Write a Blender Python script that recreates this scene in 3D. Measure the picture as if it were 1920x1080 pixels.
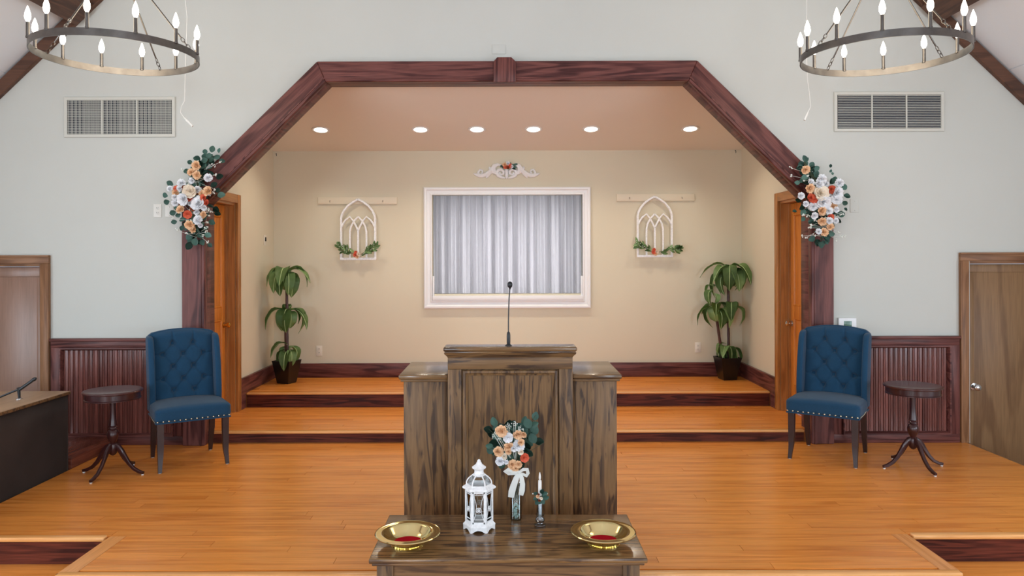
import bpy, bmesh, math, random
from mathutils import Vector, Matrix, noise
from mathutils.geometry import tessellate_polygon
PI = math.pi
for o in list(bpy.data.objects): bpy.data.objects.remove(o)
scn = bpy.context.scene
COL = scn.collection

# ---------------------------------------------------------------- camera, world, light, exposure
FPX, CX, CY, HC = 1400.0, 952.0, 484.0, 1.61      # focal length (px), principal point, lens height above the stage floor
cd = bpy.data.cameras.new('camera'); cam = bpy.data.objects.new('camera', cd); COL.objects.link(cam)
cam.location = (0, 0, HC); cam.rotation_euler = (PI/2, math.radians(0.17), 0)
cd.sensor_width = 36; cd.lens = FPX/1920*36
cd.shift_x = (960-CX)/1920; cd.shift_y = -(540-CY)/1920
cd.clip_start = 0.05; cd.clip_end = 100
scn.camera = cam
vs = scn.view_settings
vs.view_transform = 'Standard'; vs.look = 'None'; vs.gamma = 1; vs.use_curve_mapping = False
vs.exposure = -0.70

def srgb(r, g, b):
    f = lambda c: (c/255/12.92) if c/255 <= 0.04045 else ((c/255+0.055)/1.055)**2.4
    return (f(r), f(g), f(b), 1)

w = bpy.data.worlds.new('world'); scn.world = w; w.use_nodes = True
w.node_tree.nodes['Background'].inputs[0].default_value = srgb(200, 220, 245)
w.node_tree.nodes['Background'].inputs[1].default_value = 1.0

def area(name, loc, rot, sx, sy, power, col):
    l = bpy.data.lights.new(name, 'AREA'); l.shape = 'RECTANGLE'; l.size = sx; l.size_y = sy
    l.energy = power; l.color = col[:3]
    o = bpy.data.objects.new(name, l); COL.objects.link(o); o.location = loc; o.rotation_euler = rot
    return o
# daylight through the nave windows (three at the back, five on each side)
SIDE_WIN = [-5.2, -3.0, -0.8, 1.4, 3.6]
BACK_WIN = [-3.7, 3.7]
WZ0, WZ1, WW = 0.35, 1.75, 0.95
DAY = (0.78, 0.90, 1.0)
for yy in SIDE_WIN:
    area('window_daylight', (-5.34, yy, (WZ0+WZ1)/2), (0, -PI/2, 0), WZ1-WZ0, WW, 66, DAY)
    area('window_daylight', (5.34, yy, (WZ0+WZ1)/2), (0, PI/2, 0), WZ1-WZ0, WW, 54, DAY)
for xx in BACK_WIN:
    area('window_daylight', (xx, -6.90, 1.9), (PI/2, 0, 0), 1.2, 2.6, 330, DAY)

# ---------------------------------------------------------------- object helpers
def link(name, data, parent=None, mat=None, loc=None, rot=None, scale=None):
    o = bpy.data.objects.new(name, data); COL.objects.link(o)
    if parent: o.parent = parent
    if mat is not None and data is not None and not data.materials: data.materials.append(mat)
    if loc is not None: o.location = loc
    if rot is not None: o.rotation_euler = rot
    if scale is not None: o.scale = scale
    return o
def thing(name, label, cat, loc=(0,0,0), rz=0, group=None):
    o = bpy.data.objects.new(name, None); COL.objects.link(o); o.empty_display_size = 0.1
    o.location = loc; o.rotation_euler = (0, 0, rz); o['label'] = label; o['category'] = cat
    if group: o['group'] = group
    return o
def tag(o, label, cat, group=None):
    o['label'] = label; o['category'] = cat
    if group: o['group'] = group
    return o
def struct(o, label=None):
    o['kind'] = 'structure'
    if label: o['label'] = label
    return o
def finish(bm, smooth=35):
    me = bpy.data.meshes.new('m')
    bmesh.ops.recalc_face_normals(bm, faces=bm.faces)
    bm.to_mesh(me); bm.free()
    if smooth:
        me.shade_smooth(); me.set_sharp_from_angle(angle=math.radians(smooth))
    return me
def copy_tree(o, parent=None):
    c = o.copy(); COL.objects.link(c)
    if parent: c.parent = parent
    for ch in list(o.children): copy_tree(ch, c)
    return c

class MB:
    """collects simple solids in one bmesh"""
    def __init__(s, off=(0,0,0)): s.bm = bmesh.new(); s.off = Vector(off)
    def _add(s, verts, faces):
        vs_ = [s.bm.verts.new(Vector(v)-s.off) for v in verts]
        fs = []
        for f in faces:
            try: fs.append(s.bm.faces.new([vs_[i] for i in f]))
            except ValueError: pass
        return vs_, fs
    def box(s, lo, hi, bev=0, seg=2):
        x0,y0,z0 = lo; x1,y1,z1 = hi
        v = [(x0,y0,z0),(x1,y0,z0),(x1,y1,z0),(x0,y1,z0),(x0,y0,z1),(x1,y0,z1),(x1,y1,z1),(x0,y1,z1)]
        vs_, fs = s._add(v, [(3,2,1,0),(4,5,6,7),(0,1,5,4),(1,2,6,5),(2,3,7,6),(3,0,4,7)])
        if bev:
            es = list({e for f in fs for e in f.edges})
            bmesh.ops.bevel(s.bm, geom=es, offset=bev, segments=seg, affect='EDGES', profile=0.5)
        return s
    def prism(s, outer, holes=(), t0=0, t1=0.1, axis='y', bev=0, seg=1):
        """polygon with holes, extruded along axis; polygon coordinates are the other two axes in order"""
        loops = [list(outer)] + [list(h) for h in holes]
        tri = tessellate_polygon([[Vector((p[0], p[1], 0)) for p in l] for l in loops])
        flat = [p for l in loops for p in l]; n = len(flat)
        def mk(p, t):
            return {'y': (p[0], t, p[1]), 'x': (t, p[0], p[1]), 'z': (p[0], p[1], t)}[axis]
        verts = [mk(p, t0) for p in flat] + [mk(p, t1) for p in flat]
        if not holes:
            faces = [tuple(range(n)), tuple(range(2*n-1, n-1, -1))]
        else:
            faces = [tuple(t) for t in tri] + [tuple(i+n for i in reversed(t)) for t in tri]
        b = 0; sides = []
        for l in loops:
            m = len(l)
            for i in range(m):
                j = (i+1) % m; faces.append((b+i, b+j, b+j+n, b+i+n))
            b += m
        vs_, fs = s._add(verts, faces)
        if bev:
            bmesh.ops.recalc_face_normals(s.bm, faces=fs)
            es = [e for e in {e for f in fs for e in f.edges} if len(e.link_faces) == 2 and e.calc_face_angle(0) > 0.3]
            bmesh.ops.bevel(s.bm, geom=es, offset=bev, segments=seg, affect='EDGES', profile=0.5)
        return s
    def ring_loft(s, loops, cap=True, closed=True):
        rows = [[s.bm.verts.new(Vector(p)-s.off) for p in l] for l in loops]
        n = len(rows[0])
        for a, b in zip(rows[:-1], rows[1:]):
            for i in range(n if closed else n-1):
                j = (i+1) % n
                s.bm.faces.new((a[i], a[j], b[j], b[i]))
        if cap:
            s.bm.faces.new(rows[0][::-1]); s.bm.faces.new(rows[-1])
        return s
    def tube(s, pts, r, n=8, caps=True):
        P = [Vector(p) for p in pts]; rr = r if isinstance(r, (list, tuple)) else [r]*len(P)
        up = None; loops = []
        for i, p in enumerate(P):
            t = (P[min(i+1, len(P)-1)] - P[max(i-1, 0)]).normalized()
            if up is None:
                up = Vector((0,0,1)) if abs(t.z) < 0.9 else Vector((1,0,0))
                up = (up - t*up.dot(t)).normalized()
            else:
                up = (up - t*up.dot(t)).normalized()
            sd = t.cross(up)
            loops.append([p + (up*math.cos(2*PI*k/n) + sd*math.sin(2*PI*k/n))*rr[i] for k in range(n)])
        return s.ring_loft(loops, caps)
    def lathe(s, prof, c=(0,0,0), n=24, cap=True, phase=0):
        loops = [[(c[0]+r*math.cos(2*PI*k/n+phase), c[1]+r*math.sin(2*PI*k/n+phase), c[2]+z) for k in range(n)] for r, z in prof]
        return s.ring_loft(loops, cap)
    def frame(s, rect, prof, y, axis='y', sgn=-1):
        """mitred rectangular frame: rect=(a0,z0,a1,z1), prof list of (inset, proud); proud goes along sgn*axis from y"""
        a0,z0,a1,z1 = rect; loops = []
        for ins, pr in prof:
            q = [(a0+ins,z0+ins),(a1-ins,z0+ins),(a1-ins,z1-ins),(a0+ins,z1-ins)]
            t = y + sgn*pr
            loops.append([(p[0], t, p[1]) if axis == 'y' else (t, p[0], p[1]) if axis == 'x' else (p[0], p[1], t) for p in q])
        rows = [[s.bm.verts.new(Vector(p)-s.off) for p in l] for l in loops]
        rows.append(rows[0])
        for a, b in zip(rows[:-1], rows[1:]):
            for i in range(4):
                j = (i+1) % 4
                try: s.bm.faces.new((a[i], a[j], b[j], b[i]))
                except ValueError: pass
        return s
    def sphere(s, c, r, n=8, sq=(1,1,1)):
        k = n//2+1
        prof = [(math.sin(PI*i/(k)), -math.cos(PI*i/(k))) for i in range(k+1)]
        prof[0] = (0.02, -1); prof[-1] = (0.02, 1)
        loops = [[(c[0]+a*r*sq[0]*math.cos(2*PI*j/n), c[1]+a*r*sq[1]*math.sin(2*PI*j/n), c[2]+b*r*sq[2]) for j in range(n)] for a, b in prof]
        return s.ring_loft(loops, True)
    def build(s, name, mat, parent=None, smooth=35, loc=None, rot=None):
        return link(name, finish(s.bm, smooth), parent, mat, loc, rot)
    def mesh(s, mat, smooth=35):
        me = finish(s.bm, smooth); me.materials.append(mat); return me

def at(px, py, d):
    """world point seen at pixel (px, py) at distance d in front of the lens"""
    return Vector(((px-CX)*d/FPX, d, HC-(py-CY)*d/FPX))
def rbox(lo, hi, r, cuts=12, fn=None):
    """rounded cushion block; fn(p) may move vertices afterwards"""
    bm = bmesh.new(); bmesh.ops.create_cube(bm, size=2)
    bmesh.ops.subdivide_edges(bm, edges=bm.edges, cuts=cuts, use_grid_fill=True)
    lo = Vector(lo); hi = Vector(hi); c = (lo+hi)/2; h = (hi-lo)/2
    for v in bm.verts:
        q = Vector([math.copysign(abs(a)**0.8, a) for a in v.co])
        p = Vector((c[i]+q[i]*h[i] for i in range(3)))
        inn = Vector((min(max(p[i], lo[i]+r), hi[i]-r) for i in range(3)))
        dd = p-inn
        v.co = inn + dd.normalized()*r if dd.length > 1e-6 else p
        if fn: v.co = fn(v.co)
    return bm

# ---------------------------------------------------------------- materials
def newmat(name):
    m = bpy.data.materials.new(name); m.use_nodes = True
    nt = m.node_tree; return m, nt, nt.nodes['Principled BSDF']
def plain(name, col, rough=0.6, metal=0, var=0.0, scale=8, bump=0, bscale=60, spec=0.5, coat=0, sheen=0):
    m, nt, b = newmat(name); N = nt.nodes; L = nt.links
    b.inputs['Base Color'].default_value = col; b.inputs['Roughness'].default_value = rough
    b.inputs['Metallic'].default_value = metal; b.inputs['Specular IOR Level'].default_value = spec
    b.inputs['Coat Weight'].default_value = coat; b.inputs['Sheen Weight'].default_value = sheen
    tc = N.new('ShaderNodeTexCoord')
    if var:
        n = N.new('ShaderNodeTexNoise'); n.inputs['Scale'].default_value = scale; n.inputs['Detail'].default_value = 4
        L.new(tc.outputs['Object'], n.inputs['Vector'])
        mr = N.new('ShaderNodeMapRange'); mr.inputs[1].default_value = 0.3; mr.inputs[2].default_value = 0.7
        mr.inputs[3].default_value = 1-var; mr.inputs[4].default_value = 1+var
        L.new(n.outputs[0], mr.inputs[0])
        mx = N.new('ShaderNodeVectorMath'); mx.operation = 'SCALE'
        mx.inputs[0].default_value = col[:3]; L.new(mr.outputs[0], mx.inputs['Scale'])
        L.new(mx.outputs[0], b.inputs['Base Color'])
    if bump:
        n2 = N.new('ShaderNodeTexNoise'); n2.inputs['Scale'].default_value = bscale; n2.inputs['Detail'].default_value = 3
        L.new(tc.outputs['Object'], n2.inputs['Vector'])
        bp = N.new('ShaderNodeBump'); bp.inputs['Strength'].default_value = bump; bp.inputs['Distance'].default_value = 0.01
        L.new(n2.outputs[0], bp.inputs['Height']); L.new(bp.outputs[0], b.inputs['Normal'])
    return m
def wood(name, c1, c2, axis='z', across=5, along=0.5, rings=9, lo=0.25, hi=0.8, fine=0.25, rough=0.4, coat=0.0, seed=0, bump=0.08, world=False, tone=0, mix=1.0, spec=0.5, streak=0):
    """figured timber: contour lines of a noise stretched along the grain, plus fine pores"""
    m, nt, b = newmat(name); N = nt.nodes; L = nt.links
    if world:
        g = N.new('ShaderNodeNewGeometry'); oi = N.new('ShaderNodeObjectInfo')
        mu = N.new('ShaderNodeMath'); mu.operation = 'MULTIPLY'; mu.inputs[1].default_value = 37
        L.new(oi.outputs['Random'], mu.inputs[0])
        ad = N.new('ShaderNodeVectorMath'); ad.operation = 'ADD'
        L.new(g.outputs['Position'], ad.inputs[0]); L.new(mu.outputs[0], ad.inputs[1]); src = ad.outputs[0]
    else:
        tc = N.new('ShaderNodeTexCoord'); src = tc.outputs['Object']
    def mp(a, l, off):
        mm = N.new('ShaderNodeMapping'); sc = [a, a, a]; sc['xyz'.index(axis)] = l
        mm.inputs['Scale'].default_value = sc; mm.inputs['Location'].default_value = (off, off*1.7, off*0.6)
        L.new(src, mm.inputs[0]); return mm.outputs[0]
    n = N.new('ShaderNodeTexNoise'); n.inputs['Scale'].default_value = 1; n.inputs['Detail'].default_value = 1.5
    n.inputs['Roughness'].default_value = 0.35
    L.new(mp(across, along, seed), n.inputs['Vector'])
    m1 = N.new('ShaderNodeMath'); m1.operation = 'MULTIPLY'; m1.inputs[1].default_value = rings*6.28; L.new(n.outputs[0], m1.inputs[0])
    m2 = N.new('ShaderNodeMath'); m2.operation = 'SINE'; L.new(m1.outputs[0], m2.inputs[0])
    mr = N.new('ShaderNodeMapRange'); mr.interpolation_type = 'SMOOTHSTEP'
    mr.inputs[1].default_value = lo*2-1; mr.inputs[2].default_value = hi*2-1; L.new(m2.outputs[0], mr.inputs[0])
    f = N.new('ShaderNodeTexNoise'); f.inputs['Scale'].default_value = 1; f.inputs['Detail'].default_value = 4
    L.new(mp(110, 5, seed+3), f.inputs['Vector'])
    # ring strength varies over the board
    k = N.new('ShaderNodeTexNoise'); k.inputs['Scale'].default_value = 1; k.inputs['Detail'].default_value = 2
    L.new(mp(14, 3, seed+9), k.inputs['Vector'])
    kr = N.new('ShaderNodeMapRange'); kr.inputs[1].default_value = 0.35; kr.inputs[2].default_value = 0.62
    kr.inputs[3].default_value = 0.25*mix; kr.inputs[4].default_value = mix; L.new(k.outputs[0], kr.inputs[0])
    m3 = N.new('ShaderNodeMath'); m3.operation = 'MULTIPLY'; L.new(mr.outputs[0], m3.inputs[0]); L.new(kr.outputs[0], m3.inputs[1])
    if streak:
        sn = N.new('ShaderNodeTexNoise'); sn.inputs['Scale'].default_value = 1; sn.inputs['Detail'].default_value = 3; sn.inputs['Roughness'].default_value = .55; sn.inputs['Distortion'].default_value = .5
        L.new(mp(38, 4.2, seed+17), sn.inputs['Vector'])
        sr = N.new('ShaderNodeMapRange'); sr.interpolation_type = 'SMOOTHSTEP'; sr.inputs[1].default_value = .52; sr.inputs[2].default_value = .66; sr.inputs[4].default_value = streak
        L.new(sn.outputs[0], sr.inputs[0]); mm_ = N.new('ShaderNodeMath'); mm_.operation = 'MAXIMUM'
        L.new(m3.outputs[0], mm_.inputs[0]); L.new(sr.outputs[0], mm_.inputs[1]); m3 = mm_
    mx = N.new('ShaderNodeMix'); mx.data_type = 'RGBA'; mx.inputs[6].default_value = c1; mx.inputs[7].default_value = c2
    L.new(m3.outputs[0], mx.inputs[0])
    fr = N.new('ShaderNodeMapRange'); fr.inputs[1].default_value = 0.3; fr.inputs[2].default_value = 0.7
    fr.inputs[3].default_value = 1-fine; fr.inputs[4].default_value = 1+fine*0.6; L.new(f.outputs[0], fr.inputs[0])
    sc = N.new('ShaderNodeVectorMath'); sc.operation = 'SCALE'; L.new(mx.outputs[2], sc.inputs[0]); L.new(fr.outputs[0], sc.inputs['Scale'])
    out = sc.outputs[0]
    if tone:
        oi2 = N.new('ShaderNodeObjectInfo')
        tr = N.new('ShaderNodeMapRange'); tr.inputs[3].default_value = 1-tone; tr.inputs[4].default_value = 1+tone
        L.new(oi2.outputs['Random'], tr.inputs[0])
        s2 = N.new('ShaderNodeVectorMath'); s2.operation = 'SCALE'; L.new(out, s2.inputs[0]); L.new(tr.outputs[0], s2.inputs['Scale']); out = s2.outputs[0]
    L.new(out, b.inputs['Base Color'])
    b.inputs['Roughness'].default_value = rough; b.inputs['Coat Weight'].default_value = coat; b.inputs['Coat Roughness'].default_value = 0.12
    b.inputs['Specular IOR Level'].default_value = spec
    if bump:
        bp = N.new('ShaderNodeBump'); bp.inputs['Strength'].default_value = bump; bp.inputs['Distance'].default_value = 0.004
        L.new(f.outputs[0], bp.inputs['Height']); L.new(bp.outputs[0], b.inputs['Normal'])
    return m
def emit(name, col, s):
    m, nt, b = newmat(name); b.inputs['Base Color'].default_value = col
    b.inputs['Emission Color'].default_value = col; b.inputs['Emission Strength'].default_value = s; return m
def glass(name, tint=(1,1,1,1), refl=0.5, rough=0.02):
    """thin clear glass: see-through with a mirror sheen at its surface"""
    m = bpy.data.materials.new(name); m.use_nodes = True; nt = m.node_tree; N = nt.nodes; L = nt.links; N.clear()
    o = N.new('ShaderNodeOutputMaterial'); t = N.new('ShaderNodeBsdfTransparent'); g = N.new('ShaderNodeBsdfGlossy'); x = N.new('ShaderNodeMixShader')
    t.inputs[0].default_value = tint; g.inputs['Roughness'].default_value = rough
    lw = N.new('ShaderNodeFresnel'); lw.inputs[0].default_value = 1.45
    mu = N.new('ShaderNodeMath'); mu.operation = 'MULTIPLY_ADD'; mu.inputs[1].default_value = 1.0; mu.inputs[2].default_value = refl*0.1
    L.new(lw.outputs[0], mu.inputs[0]); L.new(mu.outputs[0], x.inputs[0]); L.new(t.outputs[0], x.inputs[1]); L.new(g.outputs[0], x.inputs[2]); L.new(x.outputs[0], o.inputs[0])
    return m

M = {}
M['nave'] = plain('nave_paint', srgb(201, 202, 195), 0.75, var=0.02, scale=1.2, bump=0.05, bscale=150)
M['alcove'] = plain('alcove_paint', srgb(214, 204, 180), 0.75, var=0.02, scale=1.2, bump=0.05, bscale=150)
M['alcove_ceil'] = plain('alcove_ceiling_paint', srgb(232, 224, 212), 0.8, bump=0.05, bscale=150)
M['ceil'] = plain('ceiling_paint', srgb(232, 236, 240), 0.8, bump=0.08, bscale=40)
M['beam'] = wood('beam_wood', srgb(92, 60, 42), srgb(66, 40, 28), 'y', 9, 0.7, 5, rough=0.5)
DK1, DK2 = srgb(114, 68, 62), srgb(72, 36, 34)
M['dark_z'] = wood('mahogany_stain_upright', DK1, DK2, 'z', 7, 0.6, 7, rough=0.36, fine=0.3, bump=0.15, spec=.22)
M['dark_x'] = wood('mahogany_stain_level', DK1, DK2, 'x', 9, 0.8, 6, rough=0.36, fine=0.35, bump=0.15, spec=.22)
M['dark_y'] = wood('mahogany_stain_deep', DK1, DK2, 'y', 9, 0.8, 6, rough=0.36, fine=0.35, bump=0.15, spec=.22)
M['riser'] = wood('riser_wood', srgb(104, 50, 36), srgb(60, 26, 20), 'x', 16, 0.9, 7, rough=0.42, fine=0.35, lo=0.3, hi=0.6, spec=.15)
M['bead'] = wood('beadboard_wood', srgb(122, 72, 64), srgb(84, 44, 40), 'z', 12, 0.8, 4, rough=0.22, fine=0.25, world=True, tone=0.24, mix=0.7, spec=.45)
M['plank'] = wood('heart_pine_plank', srgb(234, 150, 68), srgb(208, 120, 44), 'x', 10, 0.7, 3.5, rough=0.25, fine=0.13, world=True, tone=0.07, mix=0.7, bump=0.03)
M['plank_y'] = wood('heart_pine_border', srgb(224, 152, 84), srgb(204, 128, 62), 'y', 10, 0.7, 3.5, rough=0.25, fine=0.13, world=True, tone=0.05, mix=0.6, bump=0.03)
M['nosing'] = wood('pine_nosing', srgb(236, 172, 104), srgb(220, 146, 76), 'x', 10, 0.7, 3, rough=0.25, fine=0.15, mix=0.5)
M['gap'] = plain('floor_joint', srgb(165, 98, 44), 0.8)
OK1, OK2 = srgb(124, 94, 62), srgb(60, 44, 35)
def oak(n, ax, seed, **k):
    a = dict(across=10, along=1.1, rings=7, lo=0.55, hi=0.95, fine=0.22, rough=0.42, bump=0.1, streak=.9, mix=.8, spec=.3); a.update(k)
    return wood(n, OK1, OK2, ax, seed=seed, **a)
M['oak_z'] = oak('stained_oak_upright', 'z', 0)
M['oak_z2'] = oak('stained_oak_panel', 'z', 21)
M['oak_z3'] = oak('stained_oak_stile', 'z', 33, across=9, rings=7)
M['oak_x'] = oak('stained_oak_level', 'x', 5, across=12, rings=6)
M['oak_top'] = oak('stained_oak_top', 'x', 11, across=9, rings=7, rough=0.22, coat=0.3)
M['oak_xt'] = wood('stained_oak_table', srgb(138, 104, 66), srgb(72, 52, 38), 'x', 12, 1.0, 7, lo=0.5, hi=0.9, rough=0.22, coat=0.25, seed=8, streak=.8)
M['oak_xf'] = wood('stained_oak_table_front', srgb(128, 96, 64), srgb(66, 48, 38), 'x', 12, 1.0, 8, lo=0.5, hi=0.9, rough=0.35, seed=18, streak=.5)
M['door_o'] = wood('honey_door_wood', srgb(206, 128, 50), srgb(178, 100, 36), 'z', 8, 0.5, 5, rough=0.32, fine=0.15, mix=0.7, spec=.25)
M['door_c'] = wood('honey_casing_wood', srgb(178, 120, 64), srgb(144, 90, 42), 'z', 10, 0.6, 5, rough=0.3, fine=0.2, mix=0.7)
M['door_cy'] = wood('honey_casing_head', srgb(178, 120, 64), srgb(144, 90, 42), 'y', 10, 0.6, 5, rough=0.3, fine=0.2, mix=0.7)
M['door_l'] = wood('birch_door_wood', srgb(150, 116, 98), srgb(132, 100, 82), 'z', 4, 0.8, 3, rough=0.3, fine=0.1, mix=0.6)
M['door_r'] = wood('fir_door_wood', srgb(138, 106, 74), srgb(110, 80, 54), 'z', 5, 0.4, 5, rough=0.4, fine=0.15, mix=0.8, spec=.25)
M['case_l'] = wood('oak_casing_wood', srgb(148, 106, 74), srgb(112, 76, 50), 'z', 10, 0.8, 6, rough=0.38, fine=0.2, mix=0.8, spec=.25)
M['case_lx'] = wood('oak_casing_head', srgb(148, 106, 74), srgb(112, 76, 50), 'x', 10, 0.8, 6, rough=0.38, fine=0.2, mix=0.8, spec=.25)
M['white'] = plain('white_gloss_paint', srgb(232, 232, 232), 0.35)
M['offwhite'] = plain('distressed_white', srgb(242, 242, 242), 0.6, var=0.10, scale=60, bump=0.3, bscale=90)
M['cream'] = plain('cream_plastic', srgb(226, 218, 202), 0.4)
M['plate'] = plain('wall_plate_plastic', srgb(222, 220, 212), 0.4)
M['slot'] = plain('slot_dark', srgb(40, 38, 36), 0.6)
M['vent'] = plain('vent_enamel', srgb(205, 204, 194), 0.45)
M['vent_dark'] = plain('vent_inside', srgb(58, 60, 68), 0.9)
M['shelf'] = plain('painted_rail', srgb(224, 212, 188), 0.6)
M['fabric'] = plain('navy_linen', srgb(28, 66, 94), 0.9, var=0.10, scale=180, bump=0.25, bscale=420, spec=0.2, sheen=0.15)
M['button'] = plain('navy_button', srgb(16, 42, 62), 0.9, spec=0.2)
M['legwood'] = plain('espresso_leg', srgb(52, 36, 34), 0.35, var=0.15, scale=12)
M['nail'] = plain('antique_nail', srgb(205, 195, 165), 0.25, 0.9)
M['glide'] = plain('white_glide', srgb(225, 222, 215), 0.4)
M['mahog'] = plain('side_table_mahogany', srgb(54, 24, 24), 0.28, var=0.25, scale=10, coat=0.1)
M['mahog_top'] = wood('side_table_top', srgb(72, 36, 34), srgb(56, 27, 26), 'x', 8, 0.8, 4, rough=0.28, fine=0.1, coat=0.2)
M['nickel'] = plain('brushed_dark_nickel', srgb(110, 106, 102), 0.32, 0.95, var=0.15, scale=20)
M['bulb'] = emit('lit_bulb', (1, 0.93, 0.80, 1), 14)
M['can'] = emit('lit_can', (1, 0.90, 0.74, 1), 8)
M['brass'] = plain('polished_brass', srgb(240, 222, 160), 0.12, 1.0)
M['brass_knob'] = plain('brass_knob', srgb(214, 170, 92), 0.2, 1.0)
M['chrome'] = plain('satin_nickel', srgb(205, 205, 205), 0.2, 1.0)
M['felt'] = plain('red_felt', srgb(176, 12, 32), 0.95, var=0.08, scale=200, spec=0.1)
M['black'] = plain('black_metal', srgb(26, 30, 34), 0.4)
M['potblack'] = plain('black_planter', srgb(14, 14, 16), 0.35)
M['soil'] = plain('dark_moss', srgb(36, 38, 26), 0.95, bump=0.5, bscale=60)
M['cane'] = plain('cane_brown', srgb(74, 42, 36), 0.4, var=0.25, scale=14)
M['cloth_dark'] = plain('black_cloth', srgb(92, 82, 78), 0.95, var=0.12, scale=3, bump=0.3, bscale=12, spec=0.1)
M['tan'] = wood('tan_board', srgb(186, 156, 124), srgb(168, 136, 106), 'y', 8, 0.7, 4, rough=0.3, fine=0.08, mix=0.6)
M['curtain'] = plain('sheer_curtain', srgb(218, 222, 226), 0.85, sheen=0.1)
def sheer(name, col):
    m, nt, b = newmat(name); N = nt.nodes; L = nt.links
    b.inputs['Base Color'].default_value = col; b.inputs['Roughness'].default_value = .9; b.inputs['Specular IOR Level'].default_value = .1
    t = N.new('ShaderNodeBsdfTranslucent'); t.inputs[0].default_value = col; x = N.new('ShaderNodeMixShader'); x.inputs[0].default_value = .45
    L.new(b.outputs[0], x.inputs[1]); L.new(t.outputs[0], x.inputs[2]); L.new(x.outputs[0], N['Material Output'].inputs[0]); return m
M['curtain'] = sheer('sheer_curtain', srgb(232, 230, 234))
M['cord'] = plain('white_cord', srgb(215, 215, 212), 0.6)
M['glass'] = glass('clear_glass', (0.96, 0.97, 0.97, 1), 0.0)
M['crystal'] = glass('crystal_glass', (0.86, 0.90, 0.93, 1), 1.6, 0.05)
M['vase'] = glass('vase_glass', (0.90, 0.95, 0.94, 1), 1.0, 0.04)
M['bead_g'] = plain('glass_bead', srgb(205, 230, 228), 0.08, spec=1.0, coat=1)
M['ribbon'] = plain('ivory_ribbon', srgb(226, 228, 222), 0.5, sheen=0.3)
M['wax'] = plain('white_wax', srgb(238, 236, 232), 0.4)
M['rose_w'] = plain('petal_white', srgb(246, 246, 248), 0.7, var=0.05, scale=30)
M['rose_c'] = plain('petal_cream', srgb(248, 234, 214), 0.7, var=0.06, scale=30)
M['peach'] = plain('petal_peach', srgb(250, 210, 168), 0.7, var=0.08, scale=40)
M['coral'] = plain('petal_coral', srgb(232, 112, 80), 0.7, var=0.1, scale=40)
M['berry'] = plain('berry_white', srgb(226, 232, 224), 0.6)
M['rust'] = plain('petal_rust', srgb(140, 72, 40), 0.8)
M['stem'] = plain('stem_green', srgb(62, 74, 52), 0.7)
M['glass_green'] = plain('thermostat_screen', srgb(86, 120, 104), 0.2)
M['sky_pane'] = emit('daylit_pane', srgb(205, 228, 255), 4.0)

def leafmat(name, c1, c2, rough=0.5):
    m, nt, b = newmat(name); N = nt.nodes; L = nt.links
    oi = N.new('ShaderNodeObjectInfo'); mx = N.new('ShaderNodeMix'); mx.data_type = 'RGBA'
    mx.inputs[6].default_value = c1; mx.inputs[7].default_value = c2
    n = N.new('ShaderNodeTexNoise'); n.inputs['Scale'].default_value = 25
    tc = N.new('ShaderNodeTexCoord'); L.new(tc.outputs['Object'], n.inputs['Vector'])
    ma = N.new('ShaderNodeMath'); ma.operation = 'MULTIPLY_ADD'; ma.inputs[1].default_value = 0.7; L.new(oi.outputs['Random'], ma.inputs[0])
    m3 = N.new('ShaderNodeMath'); m3.operation = 'MULTIPLY'; m3.inputs[1].default_value = 0.4; L.new(n.outputs[0], m3.inputs[0]); L.new(m3.outputs[0], ma.inputs[2])
    L.new(ma.outputs[0], mx.inputs[0]); L.new(mx.outputs[2], b.inputs['Base Color']); b.inputs['Roughness'].default_value = rough
    return m
M['leaf'] = leafmat('broad_leaf_green', srgb(88, 128, 62), srgb(158, 188, 122), 0.45)
M['vein'] = plain('leaf_midrib', srgb(178, 200, 140), 0.5)
M['euc'] = leafmat('eucalyptus_green', srgb(44, 82, 68), srgb(88, 128, 116), 0.55)
M['fern'] = leafmat('spray_green', srgb(84, 122, 72), srgb(150, 180, 118), 0.6)

rng = random.Random(7)

# ================================================================ THE SETTING
YW = 6.50            # face of the stage front wall
XA = 2.69            # half width of the alcove
YB = 8.58            # alcove back wall
NZ = -0.48           # nave floor level
XL, XR = -3.36, 3.97 # stage side edges
def ceil_z(x): return 7.33 - 0.95*abs(x)
# opening outlines (outer edge of the timber casing, inner edge)
OUT = [(-2.81, 0), (-2.81, 2.17), (-1.64, 3.31), (1.64, 3.31), (2.81, 2.17), (2.81, 0)]
INN = [(-2.615, 0), (-2.615, 2.09), (-1.565, 3.135), (1.565, 3.135), (2.615, 2.09), (2.615, 0)]
MID = [((a[0]+b[0])/2, (a[1]+b[1])/2) for a, b in zip(OUT, INN)]

# front wall (with the arch opening and two door openings)
DLX0, DLX1, DZT = -4.86, -4.05, 1.575   # left door opening
DRX0, DRX1 = 4.02, 4.83
wall = MB()
outer = [(-5.4, NZ), (DLX0, NZ), (DLX0, DZT), (DLX1, DZT), (DLX1, NZ)] + MID + [(DRX0, NZ), (DRX0, DZT), (DRX1, DZT), (DRX1, NZ), (5.4, NZ), (5.4, 2.2), (0, 7.33), (-5.4, 2.2)]
outer = outer[:5] + [(MID[0][0], NZ)] + MID + [(MID[-1][0], NZ)] + outer[5+len(MID):]
tri = tessellate_polygon([[Vector((p[0], p[1], 0)) for p in outer]])
n = len(outer)
vv = [(p[0], YW, p[1]) for p in outer] + [(p[0], YW+0.17, p[1]) for p in outer]
wall._add(vv, [tuple(t) for t in tri] + [tuple(i+n for i in reversed(t)) for t in tri] + [(i, (i+1) % n, (i+1) % n+n, i+n) for i in range(n)])
struct(wall.build('wall_front', M['nave'], smooth=0), 'pale grey cream gable wall around the stage arch')

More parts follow.
